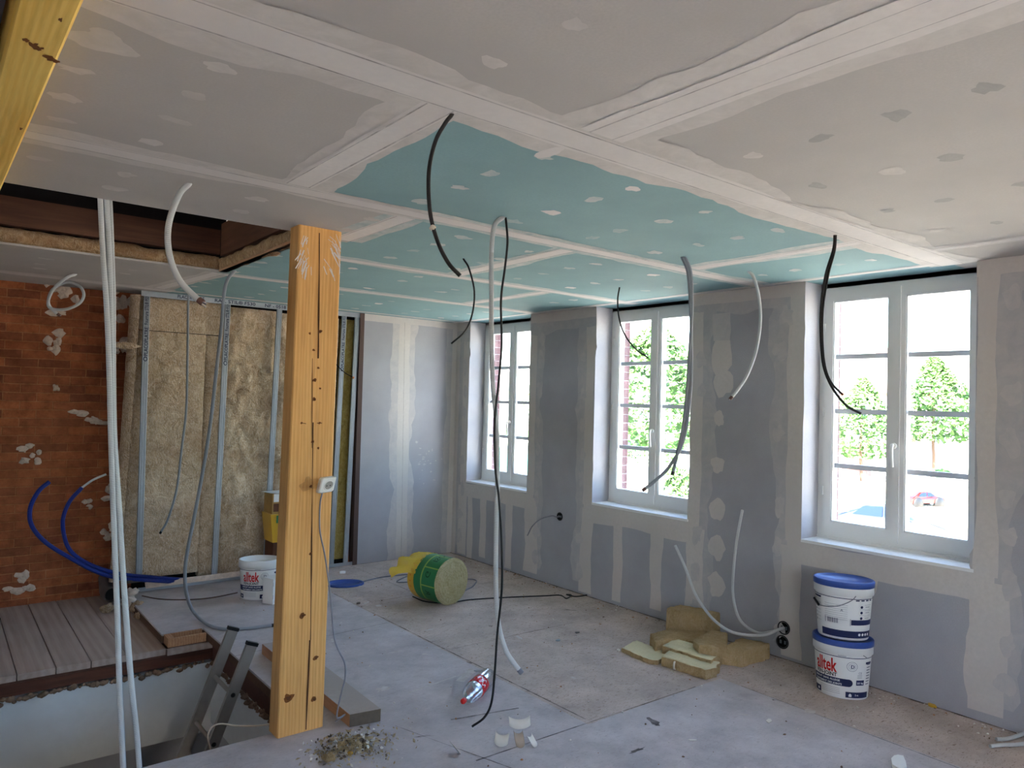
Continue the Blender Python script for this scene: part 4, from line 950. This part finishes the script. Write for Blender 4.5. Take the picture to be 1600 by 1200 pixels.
# ---- insulation roll with printed film
rol = thing('insulation_roll', (-1.15, -1.55, 0), 'short yellow and green wrapped roll of mineral wool lying on the floor', 'insulation roll')
cR = on('z', .185, 707, 909); RR = .186; nax = Vector((.18, -.984, 0)); LL = .34; side = Vector((.984, .18, 0))
def rp(t, a, r=RR): return cR - nax*t + side*(math.cos(a)*r) + Vector((0, 0, math.sin(a)*r))
mb = MB(); N_ = 48
mb.grid([[rp(t, 2*math.pi*k/N_, RR*(1-.0*t)) for k in range(N_)] for t in (0.012, .1, .2, LL)], 0, None, True, True)
def ringband(t0, t1, mi, a0=0, a1=2*math.pi, dr=.0012):
    n_ = max(2, int(N_*(a1-a0)/6.283)); mb.grid([[rp(t, a0+(a1-a0)*k/n_, RR+dr) for k in range(n_+1)] for t in (t0, t1)], mi, None, True)
ringband(.012, .265, 1); ringband(.168, .182, 2, dr=.0024)
for a_ in (math.radians(d) for d in (95, 140, 185, 230, 50)): ringband(.012, .17, 2, a_, a_+.055, .0026)
for (a_, s_) in ((math.radians(162), 'G'), (math.radians(206), 'R'), (math.radians(118), 'ISO')):
    add_text(mb, s_, .075, lambda x, y: rp(.10-y+.03, a_-x/RR*1.0+.1, RR+.003), 3, False)
for a_ in (2.5, 2.75, 3.0, 3.25, 3.5, 3.75): add_text(mb, 'e', .03, lambda x, y: rp(.31-y, a_-x/RR, RR+.003), 4, False)
mb.build('printed_film', [M['yel'], M['grn'], flat('pale_green_print_lines', srgb(150, 180, 90), .5), flat('dark_green_lettering', srgb(14, 56, 34), .5), M['redp']], rol)
mb = MB(); rows = []
for i in range(26):
    r_ = RR*1.01*(1-i/25.0)+.0008; rows.append([rp(.008-.012*(1 if i > 1 else -.4)-.004*math.sin(i*1.9+2*math.pi*k/N_/1.0)*(i > 1)-.004*nz(i*.9, k*.4), 2*math.pi*k/N_, r_*(1+.012*nz(k*.5, i*.3))) for k in range(N_)])
mb.grid(rows, 0, None, True, True); mb.build('wool_core', M['wool_core'], rol)
mb = MB(); rows = []
for i in range(16):
    t = LL-.09+.17*i/15; s_ = 1-.75*max(0, (i-5)/10)**1.3; rows.append([rp(t, math.radians(70+95*k/18), RR*1.01+.01*nz(i*.8, k*.9)+.028*math.sin(k*.9+i*.5)*max(0, (i-5)/10)) + Vector((-.12*max(0, (i-5)/10), 0, -.045*max(0, (i-5)/10)**2)) if s_ else 0 for k in range(19)])
mb.grid(rows, 0, None, True); mb.build('loose_film', flat('crinkled_yellow_film', srgb(214, 184, 72), .25, .7), rol)

# ---- wool offcuts
def offcut(px, z0, h, label, seed=0, top=True, amp=.006):
    """px: corners of the upper face (pixels on the plane z0+h), walked round"""
    P = [on('z', z0+h, *q) for q in px]; mb = MB(); n_ = []
    c = sum(P, Vector())/len(P)
    for i in range(len(P)):
        a, d = P[i], P[(i+1) % len(P)]; k = max(2, int((d-a).length/.025))
        for j in range(k):
            q = a.lerp(d, j/k); n_.append(q+Vector((nz(q.x*30, q.y*30, seed)*amp*2, nz(q.x*30, q.y*30, seed+7)*amp*2, 0)))
    rows = []
    for f, z in ((1.0, z0), (1.012, z0+h*.3), (1.0, z0+h*.65), (.995, z0+h*.93)):
        rows.append([(c.x+(q.x-c.x)*f, c.y+(q.y-c.y)*f, z+.004*nz(q.x*20, q.y*20, z*9)*(z > z0)) for q in n_])
    mb.grid(rows, 1, None, False, True)
    rt_ = []
    for f in (.97, .7, .4, .1): rt_.append([(c.x+(q.x-c.x)*f, c.y+(q.y-c.y)*f, z0+h+amp*1.5*nz((c.x+(q.x-c.x)*f)*16, (c.y+(q.y-c.y)*f)*16, seed)) for q in n_])
    mb.grid([rows[-1]]+rt_, 0 if top else 1, None, True, True); mb.face(rt_[-1], 0 if top else 1)
    return tag(mb.build('insulation_offcut', [M['wool_face'], M['wool_off']]), label, 'insulation', 'wool offcuts heaped at the window wall')
b = MB()
# block standing against the wall
def blockpts(z): return [(-.012, -3.60, z), (-.16, -3.58, z), (-.16, -3.20, z), (-.012, -3.20, z)]
w0 = [on('z', 0, 1041, 983), on('z', 0, 1109, 988)]
offcut([(1041, 950), (1062, 944), (1124, 957), (1112, 966)], 0, .19, 'yellow wool block standing upright against the wall at the back of the heap', 2, False)
offcut([(1016, 990), (1045, 983), (1105, 986), (1112, 996), (1085, 1002), (1060, 998), (1024, 1003)], 0, .09, 'yellow wool offcut lying just in front of the upright block', 3, False)
offcut([(1083, 1000), (1112, 984), (1136, 988), (1135, 1007), (1118, 1013), (1092, 1008)], .085, .05, 'small wedge of yellow wool lying on top in the middle of the heap', 4, False)
offcut([(1125, 1013), (1158, 996), (1203, 1006), (1158, 1018)], 0, .10, 'thick yellow wool slab lying rightmost in the heap by the flush boxes', 5, False)
offcut([(1036, 1008), (1055, 997), (1129, 1017), (1111, 1031)], 0, .085, 'pale faced wool slab lying second from the front of the heap', 6)
offcut([(1034, 1025), (1047, 1014), (1124, 1034), (1120, 1042), (1103, 1046), (1045, 1028)], 0, .062, 'pale faced wool slab at the very front of the heap, pointing right', 7)
offcut([(971, 1012), (995, 1000), (1036, 1017), (1040, 1024), (1029, 1032), (1014, 1030)], 0, .03, 'thin pale wool slab lying leftmost at the front of the heap', 8)
# ring of tape on the front slab
b = MB(); q = on('z', 0, 1052, 1046); ax = Matrix.Rotation(math.radians(25), 4, 'Z') @ Matrix.Rotation(math.pi/2, 4, 'X')
b.lathe([(.022, -.006), (.026, -.006), (.026, .006), (.022, .006), (.022, -.006)], q+Vector((0, -.01, .027)), 20, axis=ax, sx=.8); tag(b.build('tape_ring', M['wire_end']), 'small beige ring leaning on the front wool slab', 'ring')

# ---- plastic bottle
t = NT('clear_pet_plastic'); 
g1 = t.n.new('ShaderNodeBsdfGlossy'); g1.inputs['Roughness'].default_value = .08; tr = t.n.new('ShaderNodeBsdfTransparent'); tr.inputs[0].default_value = (.93, .96, 1, 1)
mx = t.n.new('ShaderNodeMixShader'); lw = t.n.new('ShaderNodeLayerWeight'); lw.inputs[0].default_value = .35
bm_ = t.n.new('ShaderNodeBump'); bm_.inputs['Strength'].default_value = .5; bm_.inputs['Distance'].default_value = .004; t.l.new(t.noise(70, 2, .5), bm_.inputs['Height']); t.l.new(bm_.outputs[0], g1.inputs['Normal'])
t.l.new(t.math('ADD', t.math('MULTIPLY', lw.outputs['Facing'], .75), .12), mx.inputs[0]); t.l.new(tr.outputs[0], mx.inputs[1]); t.l.new(g1.outputs[0], mx.inputs[2]); t.l.new(mx.outputs[0], t.out.inputs[0]); M['pet'] = t.mt
capP = on('z', .045, 723, 1099); endP = on('z', .045, 764, 1058); d = (endP-capP); d.z = 0; LB = d.length; d.normalize()
bt = thing('plastic_bottle', (capP.x+d.x*LB/2, capP.y+d.y*LB/2, 0), 'empty clear plastic drink bottle with red cap and red label on the floor', 'bottle')
axm = Matrix((d.cross(Vector((0, 0, 1))), Vector((0, 0, 1)), d)).transposed().to_4x4()
axm = Matrix.Identity(4); s_ = Vector((d.y, -d.x, 0)); axm[0][0], axm[1][0], axm[2][0] = s_; axm[0][1], axm[1][1], axm[2][1] = (0, 0, 1); axm[0][2], axm[1][2], axm[2][2] = d
sc = LB/.30; R0 = .053; KR = 1.17
def bl_(prof, mi, mat, name, c=0, seg=28):
    mb = MB(); mb.lathe([(r*(KR if r > .02 else 1), z*sc) for r, z in prof], (capP.x, capP.y, R0+.001), seg, axis=axm); return mb.build(name, mat, bt)
bl_([(.0125, .012), (.0125, .03), (.022, .045), (.038, .075), (.044, .10), (.045, .115), (.043, .13), (.0435, .19), (.045, .20), (.044, .25), (.040, .262), (.043, .285), (.036, .298), (.018, .300), (.0, .29)], 0, M['pet'], 'bottle_body')
bl_([(.0, .0), (.014, .0), (.0145, .002), (.0145, .017), (.013, .018)], 0, M['redp'], 'cap')
mb = MB(); mb.lathe([(.0522, .125*sc), (.0533, .127*sc), (.0533, .196*sc), (.0522, .198*sc)], (capP.x, capP.y, R0+.001), 28, axis=axm); lb = mb.build('label_sleeve', flat('glossy_red_label', srgb(186, 22, 34), .2, .6), bt)
mb = MB()
def lbp(a, z, r=.0541): return Vector((capP.x, capP.y, R0+.001)) + (axm @ Vector((r*math.cos(a), r*math.sin(a), z*sc)))
for k in range(3):
    for (z0, a0, w_) in ((.140, k*2.1+.3, .9), (.165, k*2.1+.5, 1.1)):
        mb = MB(); n_ = 14; mb.grid([[lbp(a0+w_*i/n_, z0+.010*math.sin(i*.9)+o_) for i in range(n_+1)] for o_ in (0, .004+.002)], 0, None, True); mb.build('white_script', M['whitep'], lb)


# ---- plank on the stair edge, small trough box, ladder
b = MB(); b.hexa([(-2.795, -3.285, .001), (-2.635, -3.31, .001), (-2.60, -2.02, .001), (-2.78, -2.0, .001)], [(-2.795, -3.285, .064), (-2.635, -3.31, .064), (-2.60, -2.02, .064), (-2.78, -2.0, .064)])
b.m[0] = 0; b.m[1] = 1; b.m[2] = 2; b.m[4] = 2
tag(b.build('plank', [M['plank'], M['plank_top'], M['end']]), 'thick sawn plank lying on the floor behind and right of the post', 'plank')
bx_ = thing('timber_box', (-3.06, -1.33, -.06), 'small open wooden trough box at the far corner of the stair opening', 'box')
for nm, a in (('front_board', (-3.15, -2.945, -1.378, -1.352, -.058, -.002)), ('end_board', (-3.19, -3.15, -1.378, -1.262, -.058, .001)), ('back_board', (-3.15, -2.945, -1.276, -1.262, -.058, .002)), ('bottom', (-3.15, -2.945, -1.352, -1.276, -.058, -.052))):
    mb = MB(); mb.box(*a); mb.build(nm, M['void'] if nm == 'bottom' else M['plank'], bx_)
lad = thing('ladder', (-3.5, -2.08, -1.4), 'aluminium ladder leaning up out of the stair opening', 'ladder')
L0 = Vector((-2.935, 0, .165)); L1 = Vector((-4.10, 0, -2.89)); ld = (L1-L0).normalized(); ln = Vector((-ld.z, 0, ld.x))
if ln.x < 0: ln = -ln
Yl = (-1.905, -2.255)
for k, yy in enumerate(Yl):
    mb = MB(); w_, th = .033, .0125
    prof = [(-w_, -th), (w_, -th), (w_, th), (-w_, th)]
    rows = [[c + ln*pa + Vector((0, yy+pb, 0)) for pa, pb in prof] for c in (L0, L0.lerp(L1, .5), L1)]
    mb.grid(rows, 0, None, False, True); mb.face(rows[0]); mb.face(rows[-1][::-1])
    r_ = mb.build('ladder_rail', M['alu'], lad)
    mb = MB(); rows = [[c + ln*pa*1.06 + Vector((0, yy+pb*1.3, 0)) for pa, pb in prof] for c in (L0-ld*.008, L0+ld*.012)]; mb.grid(rows, 0, None, False, True); mb.face(rows[0]); mb.build('end_cap', M['black'], r_)
    for j in range(10):
        c = L0+ld*(.30+.28*j); mb = MB(); mb.lathe([(.013, -.002), (.013, .002), (0, .002)], c+Vector((0, yy-.0145, 0)), 12, axis=Matrix.Rotation(math.pi/2, 4, 'X')); 
        if k == 1 and j < 4: mb.build('rung_end', M['black'], r_)
for j in range(10):
    c = L0+ld*(.30+.28*j); mb = MB(); mb.tube([c+Vector((0, Yl[0]-.0125, 0)), c+Vector((0, Yl[1]+.0125, 0))], .013, 10, per=1); mb.build('rung', M['alu'], lad)

# ---- drain stub and rubble by the partition foot
dr = thing('drain_pipe', tuple(on('z', -.06, 165, 938)), 'grey drain pipe stub lying at the foot of the brick wall', 'pipe')
q = on('y', .02, 167, 931); dirn = Vector((-.35, -.9, -.0)).normalized(); a0 = Vector((q.x, .02, .02))
mb = MB(); P = [a0+Vector((0.02, .22, .08)), a0+Vector((0.01, .12, .03)), a0, a0+Vector((.02, -.07, 0))]
mb.tube(P, .050, 18, cap=False); mb.tube([P[-1]+Vector((-.006, .03, 0)), P[-1]+Vector((.002, -.01, 0))], .058, 18, per=1, cap=False); mb.build('pipe', flat('grey_drain_plastic', srgb(92, 84, 82), .5), dr)
mb = MB(); mb.face([P[-1]+Vector((.0, .02, 0))+Vector((.047*math.cos(a), 0, .047*math.sin(a))) for a in (2*math.pi*k/18 for k in range(18))]); mb.build('pipe_mouth', M['void'], dr)
def lump(c, r, seed, mat, name, label, cat, group=None, sz=1.0):
    mb = MB(); rows = []
    for i in range(8):
        ph = math.pi*i/7; row = []
        for j in range(12):
            a = 2*math.pi*j/12; n_ = Vector((math.sin(ph)*math.cos(a), math.sin(ph)*math.sin(a), math.cos(ph))); rr_ = r*(1+.9*noise.noise(n_*1.9+Vector((seed, 0, 0)))); row.append(Vector(c)+Vector((n_.x*rr_, n_.y*rr_, n_.z*rr_*sz)))
        rows.append(row)
    mb.grid(rows, 0, None, True, True); return tag(mb.build(name, mat), label, cat, group)
for k, (u, v, z, r, wh) in enumerate([(168, 950, -.03, .045, 'left of the hanging conduits'), (200, 940, -.01, .06, 'between the conduits'), (214, 948, -.02, .05, 'at the corner of the new floor panel'), (207, 925, .05, .045, 'under the blue pipes'), (216, 962, -.035, .03, 'against the panel edge')]):
    lump(on('z', z, u, v), r, k*3.1, M['wool'] if k % 2 == 0 else M['dab'], 'wool_tuft', 'loose tan tuft at the brick corner, '+wh, 'debris', 'tufts by the drain', .7)
b = MB(); q = on('y', -.03, 211, 907); b.box(q.x-.06, q.x+.05, -.06, -.02, q.z-.012, q.z+.012); tag(b.build('wood_offcut', M['end']), 'small flat wood offcut lying on the blue pipes at the leftmost stud', 'wood')
# whitish plaster ridge at the foot of the wool
b = MB(); 
rows = []
for i in range(30):
    x = -3.05+.85*i/29; w_ = .02*(1-i/29)+.006; rows.append([(x, -.005, .075-.0*i), (x, -.025-w_*nz(i*.7), .05+.02*nz(i*.5, 3)), (x, -.03-w_, .036)])
b.grid(rows, 0, None, True); tag(b.build('plaster_ridge', M['dab']), 'pale plaster ridge at the foot of the wide wool batt', 'plaster')

# ---- litter
def curl(P, w, l, bend, rz, label, name='paper_scrap', mat=None, lift=.0, tw=0, tilt=.9):
    mb = MB(); rows = []; w *= 1.3; l *= 1.1
    for i in range(13):
        a = bend*(i/12-.5); rad = l/abs(bend); row = []
        for j in (-1, 0, 1):
            x = rad*math.sin(a); z = rad*(1-math.cos(a))*.6+w*.5*(j+1)*math.sin(tilt) ; x_, y_ = x, w*.5*j*math.cos(tilt)+tw*x+rad*(1-math.cos(a))*.5
            row.append((P.x+x_*math.cos(rz)-y_*math.sin(rz), P.y+x_*math.sin(rz)+y_*math.cos(rz), P.z+lift+z+.001))
        rows.append(row)
    mb.grid(rows, 0, None, True); o = mb.build(name, mat or M['pap']); so_ = o.modifiers.new('thickness', 'SOLIDIFY'); so_.thickness = .0012
    return tag(o, label, 'paper', 'curled paper scraps on the floor')
M['pap'] = flat('off_white_paper_scrap', srgb(214, 208, 198), .8); M['papb'] = flat('beige_paper_back', srgb(168, 150, 134), .8)
curl(on('z', .0, 812, 1149), .035, .11, 1.6, math.radians(-30), 'white curled strip, topmost of the paper scraps at bottom centre', lift=.035)
curl(on('z', .0, 783, 1165), .04, .08, 2.4, math.radians(-50), 'white curled scrap, leftmost in the group of paper scraps at bottom centre')
curl(on('z', .0, 812, 1166), .05, .075, 3.6, math.radians(-20), 'beige rolled paper scrap in the middle of the group at bottom centre', mat=M['papb'])
curl(on('z', .0, 833, 1166), .04, .05, 2.5, math.radians(20), 'white folded scrap, rightmost in the group of paper scraps at bottom centre')
curl(on('z', .0, 713, 1178), .04, .06, 3.0, math.radians(60), 'lone curled cream scrap on the floor left of the paper group', mat=M['pap'], tw=.4)
def chip(u, v, w, l, rz, mat, label, h=.004):
    P = on('z', 0, u, v); mb = MB(); n_ = 9; sd = rnd.random()*9; pts = []
    for k in range(n_):
        a = 2*math.pi*k/n_; s_ = 1+.4*nz(a*1.3, sd); x, y = w*s_*math.cos(a), l*s_*math.sin(a); pts.append((P.x+x*math.cos(rz)-y*math.sin(rz), P.y+x*math.sin(rz)+y*math.cos(rz), .0015))
    mb.hexa(pts, [(p[0], p[1], h) for p in pts]); return tag(mb.build('debris_chip', mat), label, 'chip', 'chips scattered on the floor')
chip(1202, 1127, .026, .014, .3, M['pap'], 'pale oval chip on the open floor left of the stacked buckets')
chip(1082, 1157, .022, .008, -.6, M['pap'], 'pale jagged chip on the floor at bottom right of centre')
chip(872, 1001, .022, .014, .5, flat('grey_chip', srgb(140, 150, 156), .7), 'bluish grey chip on the floor in mid room', .006)
chip(902, 989, .02, .012, .1, flat('dark_chip', srgb(96, 90, 86), .7), 'dark chip on the floor in mid room', .006)
chip(1457, 1104, .022, .018, 1.0, M['yel'], 'yellow chip at the foot of the wall under the nearest window', .012)
chip(1247, 1034, .03, .012, 1.2, M['pap'], 'pale crumbs at the wall foot below the flush boxes', .008)
chip(966, 1017, .02, .012, .6, M['pap'], 'white crumb just left of the wool offcuts', .010)
chip(535, 896, .03, .02, .2, M['white_met'], 'small white block on the floor behind the blue lid', .02)
chip(748, 1049, .03, .012, -.5, flat('grey_flake', srgb(150, 146, 150), .7), 'grey flake on the floor behind the bottle', .006)
chip(560, 944, .018, .012, .2, flat('dark_clod', srgb(80, 70, 66), .8), 'dark clod on the floor between post and roll', .012)
chip(1405, 1196, .08, .03, .5, M['white_met'], 'crumpled white scrap at the bottom edge right of centre', .02)
M['crumb'] = wool('crumbled_wool_and_shavings', srgb(160, 130, 92), srgb(206, 184, 140), srgb(226, 214, 186), 3)
b = MB(); C0 = on('z', 0, 535, 1172); R_ = random.Random(12)
for k in range(1100):
    a = R_.uniform(0, 6.28); r_ = abs(R_.gauss(0, .10)); c = Vector((C0.x+r_*math.cos(a)*1.25+.05, min(C0.y+r_*math.sin(a), -3.325), .004+max(0, .03-r_*.25)*R_.random())); s_ = R_.uniform(.0015, .007)*(1.7 if r_ < .06 else 1)
    u_ = Vector((R_.gauss(0, 1), R_.gauss(0, 1), R_.gauss(0, .5))).normalized()*s_*R_.uniform(1, 3); v_ = u_.orthogonal().normalized()*s_
    w_ = Vector((0, 0, s_*.6)); b.face([c-u_, c+v_+w_, c+u_, c-v_], R_.choice((0, 0, 0, 1, 2)))
tag(b.build('wool_crumbs', [M['crumb'], M['end'], M['pap']]), 'heap of wool crumbs and shavings on the floor in front of the post', 'debris', kind='stuff')
for k, (u, v, r, mt, wh) in enumerate([(515, 1183, .028, 'wool_off', 'leftmost before the crumb heap'), (533, 1165, .026, 'wool_off', 'in the middle of the crumb heap'), (521, 1155, .018, 'wool', 'at the back of the crumb heap'), (546, 1177, .012, 'yel', 'bright yellow, at the right of the crumb heap'), (574, 1167, .010, 'white_met', 'tiny white one right of the crumb heap')]):
    lump(on('z', r*.6, u, v), r, 20+k*2.7, M[mt], 'wool_lump', 'small lump '+wh, 'debris', 'lumps in the crumb heap', .6)
b = MB(); R_ = random.Random(5)
for k in range(520):
    if R_.random() < .45: y = R_.uniform(-5.4, -.2); x = -abs(R_.gauss(0, .10))-.01
    else: x, y = R_.uniform(-2.6, -.1), R_.uniform(-5.0, -.3)
    if -2.85 < x < -2.55 and y > -3.4: continue
    s_ = R_.uniform(.0015, .006); rz = R_.uniform(0, 3.1); u_ = Vector((math.cos(rz), math.sin(rz), 0))*s_*R_.uniform(1, 2.2); v_ = Vector((-math.sin(rz), math.cos(rz), 0))*s_; c = Vector((x, y, .002))
    b.hexa([c-u_, c-v_, c+u_, c+v_], [c-u_*.6+Vector((0, 0, s_)), c-v_*.6+Vector((0, 0, s_)), c+u_*.6+Vector((0, 0, s_)), c+v_*.6+Vector((0, 0, s_))], R_.choice((0, 0, 1, 2)))
tag(b.build('plaster_grit', [M['pap'], M['rubble'], M['plank']]), 'fine plaster grit and crumbs strewn over the floor', 'debris', kind='stuff')
# ================================================================== OUTSIDE
GZ = -3.4
M['ground'] = speck('sunlit_paving', srgb(212, 202, 186), .06, 3, bump=0)
M['grass'] = speck('mown_grass', srgb(74, 104, 48), .25, 4, bump=0)
b = MB(); b.box(.5, 140, -60, 120, GZ-.1, GZ, 0); b.box(60, 139, 50, 119, GZ, GZ+.05, 1); struct(b.build('ground', [M['ground'], M['grass']], origin=(0, 0, GZ)))
b = MB(); b.box(-60, .5, -60, YB-.4, GZ-.1, GZ, 0); struct(b.build('ground_back', [M['ground']], origin=(0, 0, GZ)))
M['leaf'] = speck('tree_leaves', srgb(70, 100, 52), .35, 1.5, bump=0, r=.7); M['bark'] = speck('tree_bark', srgb(70, 56, 46), .2, 4)
def tree(x, y, h, w, cb, label, conic=.8, seed=1, n=4200):
    rt = thing('tree', (x, y, GZ), label, 'tree', 'trees on the square')
    R_ = random.Random(seed); mb = MB()
    for i in range(n):
        t = R_.random()**.8; z = cb+(h-cb)*t; prof = math.sin(math.pi*min(1, (t*.92+.10)))**.7*(1-conic*t) + .08
        a = R_.uniform(0, 2*math.pi); r = w*.5*prof*math.sqrt(R_.uniform(.25, 1))*(1+.25*math.sin(a*3+t*9+seed)); s_ = R_.uniform(.14, .34)*(h/12)
        c = Vector((r*math.cos(a), r*math.sin(a), z)); u = Vector((R_.gauss(0, 1), R_.gauss(0, 1), R_.gauss(0, .6))).normalized()*s_; v = u.orthogonal().normalized()*s_*.8
        mb.face([c-u-v*.3, c+v, c+u-v*.2, c-v])
    mb.build('foliage', M['leaf'], rt, local=True)
    mb = MB(); mb.tube([(0, 0, 0), (.05, 0, cb*.6), (0, .05, cb*1.1), (0, 0, h*.7)], .012*h, 8); mb.build('trunk', M['bark'], rt, local=True)
def gp(u, v, z=None): return on('z', GZ if z is None else z, u, v)
T1 = gp(1345, 752); T2 = gp(1458, 748)
def hgt(P, v, u): # height above ground of the pixel at that distance
    q = onp(P, u, v); return q.z-GZ
tree(T1.x, T1.y, hgt(T1, 590, 1345), 6.4, hgt(T1, 715, 1345), 'green street tree seen in the left casement of the nearest window', seed=3)
tree(T2.x, T2.y, hgt(T2, 555, 1458), 7.0, hgt(T2, 690, 1458), 'green pointed street tree seen in the right casement of the nearest window', seed=5)
T3 = gp(1020, 745); tree(T3.x, T3.y, hgt(T3, 505, 1020), 9, 2.0, 'broad green tree seen at the top of the middle window', .4, 7)
T4 = gp(985, 720); tree(T4.x+6, T4.y+14, 9, 12, 1.0, 'round green tree behind the brick jamb of the middle window', .3, 9)
T5 = gp(815, 735); tree(T5.x+9, T5.y+6, 6, 6, .8, 'low green tree seen at the bottom of the farthest window', .3, 11, 1500)
def bush(u, v, w, h, label, seed):
    P = gp(u, v); R_ = random.Random(seed); mb = MB()
    for i in range(900):
        a = R_.uniform(0, 6.28); e_ = math.asin(R_.uniform(0, 1)); r = R_.uniform(.75, 1.05); c = P+Vector((w*r*math.cos(a)*math.cos(e_), w*r*math.sin(a)*math.cos(e_), h*r*math.sin(e_)))
        s_ = R_.uniform(.08, .2); q = Vector((R_.gauss(0, 1), R_.gauss(0, 1), R_.gauss(0, 1))).normalized()*s_; v_ = q.orthogonal().normalized()*s_
        mb.face([c-q-v_*.3, c+v_, c+q, c-v_])
    tag(mb.build('bush', M['leaf']), label, 'bush', 'bushes outside')
bush(1060, 775, 1.6, 1.6, 'clipped green bush at the foot of the right casement of the middle window', 2)
bush(1000, 720, 3.5, 1.6, 'low green bush behind the handle of the middle window', 4)
bush(1515, 705, 2.5, 2.2, 'green bush at the right edge of the nearest window', 6)
bush(1470, 745, .9, .5, 'small flowering clump in front of the low grey wall', 8)
# car helper: one-piece shell with glasshouse, windows and wheels
def car(u, v, ang, paint, label, sc=1.0):
    P = gp(u, v); rt = thing('car', tuple(P), label, 'car', 'parked cars', ang)
    prof = [(-2.1, .35), (-2.12, .75), (-2.0, .95), (-1.55, 1.05), (-1.0, 1.42), (-.4, 1.5), (.35, 1.46), (1.05, 1.02), (1.85, .86), (2.1, .7), (2.14, .35)]
    mb = MB(); rows = []
    for yy, k in ((-.84, .0), (-.86, .0), (-.8, 0), (0, 0), (.8, 0), (.86, 0), (.84, 0)):
        rows.append([(x*sc*(1 if abs(yy) < .85 else .99), (yy if z < 1.0 else yy*(.82 if abs(yy) > .5 else 1))*sc, z*sc) for x, z in prof])
    mb.grid(rows, 0, None, True); mb.face(rows[0]); mb.face(list(reversed(rows[-1])))
    mb.build('body', paint, rt, local=True)
    for s_ in (-1, 1):
        y_ = s_*.775*sc; ty = s_*.70*sc
        for q in ([(-1.35, 1.0), (-.95, 1.34), (-.25, 1.40), (-.25, 1.0)], [(-.18, 1.0), (-.18, 1.40), (.32, 1.36), (.85, 1.0)]):
            g = MB(); pts = [(x*sc, (y_*1.0 if z < 1.1 else ty*1.05)*1.02+s_*.03, z*sc) for x, z in q]; g.face(pts if s_ < 0 else pts[::-1]); g.build('side_window', M['carglass'], rt, local=True)
    for sx_ in (-1.35, 1.35):
        for s_ in (-1, 1):
            w_ = MB(); w_.lathe([(0, -.1), (.3, -.1), (.33, -.06), (.33, .06), (.3, .1), (0, .1)], (sx_*sc, s_*.78*sc, .33*sc), 18, axis=Matrix.Rotation(math.pi/2, 4, 'X')); w_.build('wheel', M['black'], rt, local=True)
M['carglass'] = flat('car_glass', srgb(16, 30, 56), .3, .15)
PB = flat('slate_blue_car_paint', srgb(26, 36, 52), .3, .5); PW = flat('pale_car_paint', srgb(96, 106, 112), .3, .5); PR = flat('red_object_paint', srgb(74, 18, 14), .3, .5)
car(1398, 846, math.radians(-80), PB, 'blue grey car parked nearest, low behind the nearest window', 1.0)
car(1440, 790, math.radians(-20), PR, 'car shape standing in for a small red object in the right casement of the nearest window', .55)  # car shape stands in for a small red object outside
car(985, 712, math.radians(10), PB, 'blue car seen beside the handle of the middle window', 1.0)
# low walls, houses
b = MB(); P = gp(1430, 733); 
for k in range(4): pass
tag((b.box(P.x-.3, P.x+.3, P.y-2.2, P.y+2.0, GZ, GZ+2.2), b.build('garden_wall', speck('grey_stone', srgb(72, 72, 84), .2, 6, bump=0)))[1], 'low grey brick garden wall across the square under the right tree', 'wall')
b = MB(); P = gp(1338, 742); b.box(P.x-.4, P.x+.4, P.y-1.0, P.y+1.0, GZ, GZ+2.4)
tag(b.build('gate_pillar', M['brick_out_y']), 'brick gate pillar across the square beside the left tree trunk', 'pillar')
M['render'] = flat('pale_house_render', srgb(226, 216, 204), .8); M['roofm'] = flat('warm_grey_slate_roof', srgb(110, 104, 100), .7); M['hwin'] = flat('house_window_glass', srgb(40, 44, 56), .2)
def house(x, y, w, d, h, rh, label):
    rt = thing('house', (x, y, GZ), label, 'house', 'houses across the square')
    mb = MB(); mb.box(-d/2, d/2, -w/2, w/2, 0, h); mb.build('walls', M['render'], rt, local=True)
    mb = MB(); mb.hexa([(-d/2-.5, -w/2-.4, h), (d/2+.5, -w/2-.4, h), (d/2+.5, w/2+.4, h), (-d/2-.5, w/2+.4, h)], [(-.2, -w/2-.4, h+rh), (.2, -w/2-.4, h+rh), (.2, w/2+.4, h+rh), (-.2, w/2+.4, h+rh)]); mb.build('roof', M['roofm'], rt, local=True)
    mb = MB(); mb.box(-d/2-.7, -d/2-.45, -w/2-.4, w/2+.4, h-.35, h+.1); mb.build('gutter', M['old'], rt, local=True)
    mb = MB(); mb.box(-.5, .5, w*.22, w*.22+1.2, h+rh*.5, h+rh+1.2); mb.build('chimney', M['brick_out_y'], rt, local=True)
    nw = max(2, int(w/4))
    for k in range(nw):
        for z in ((1.2, h*.58) if h > 5 else (1.2,)):
            yy = -w/2+(k+.5)*w/nw; mb = MB(); mb.box(-d/2-.05, -d/2+.02, yy-.55, yy+.55, z, z+1.4); f_ = mb.build('window', M['hwin'], rt, local=True)
house(88, 30, 26, 9, 7.2, 4.5, 'long pale house with slate roof behind the two street trees')
house(92, 62, 18, 9, 7.0, 4.5, 'pale house partly behind the middle window mullion')
house(76, 108, 26, 9, 7, 4, 'pale far house seen through the farthest window')
b = MB(); P = gp(800, 735); b.box(P.x-1, P.x+4, P.y-4, P.y+1.5, GZ, GZ+1.7); tag(b.build('container', flat('teal_sheet', srgb(60, 120, 112), .6)), 'teal green container low in the farthest window', 'container')
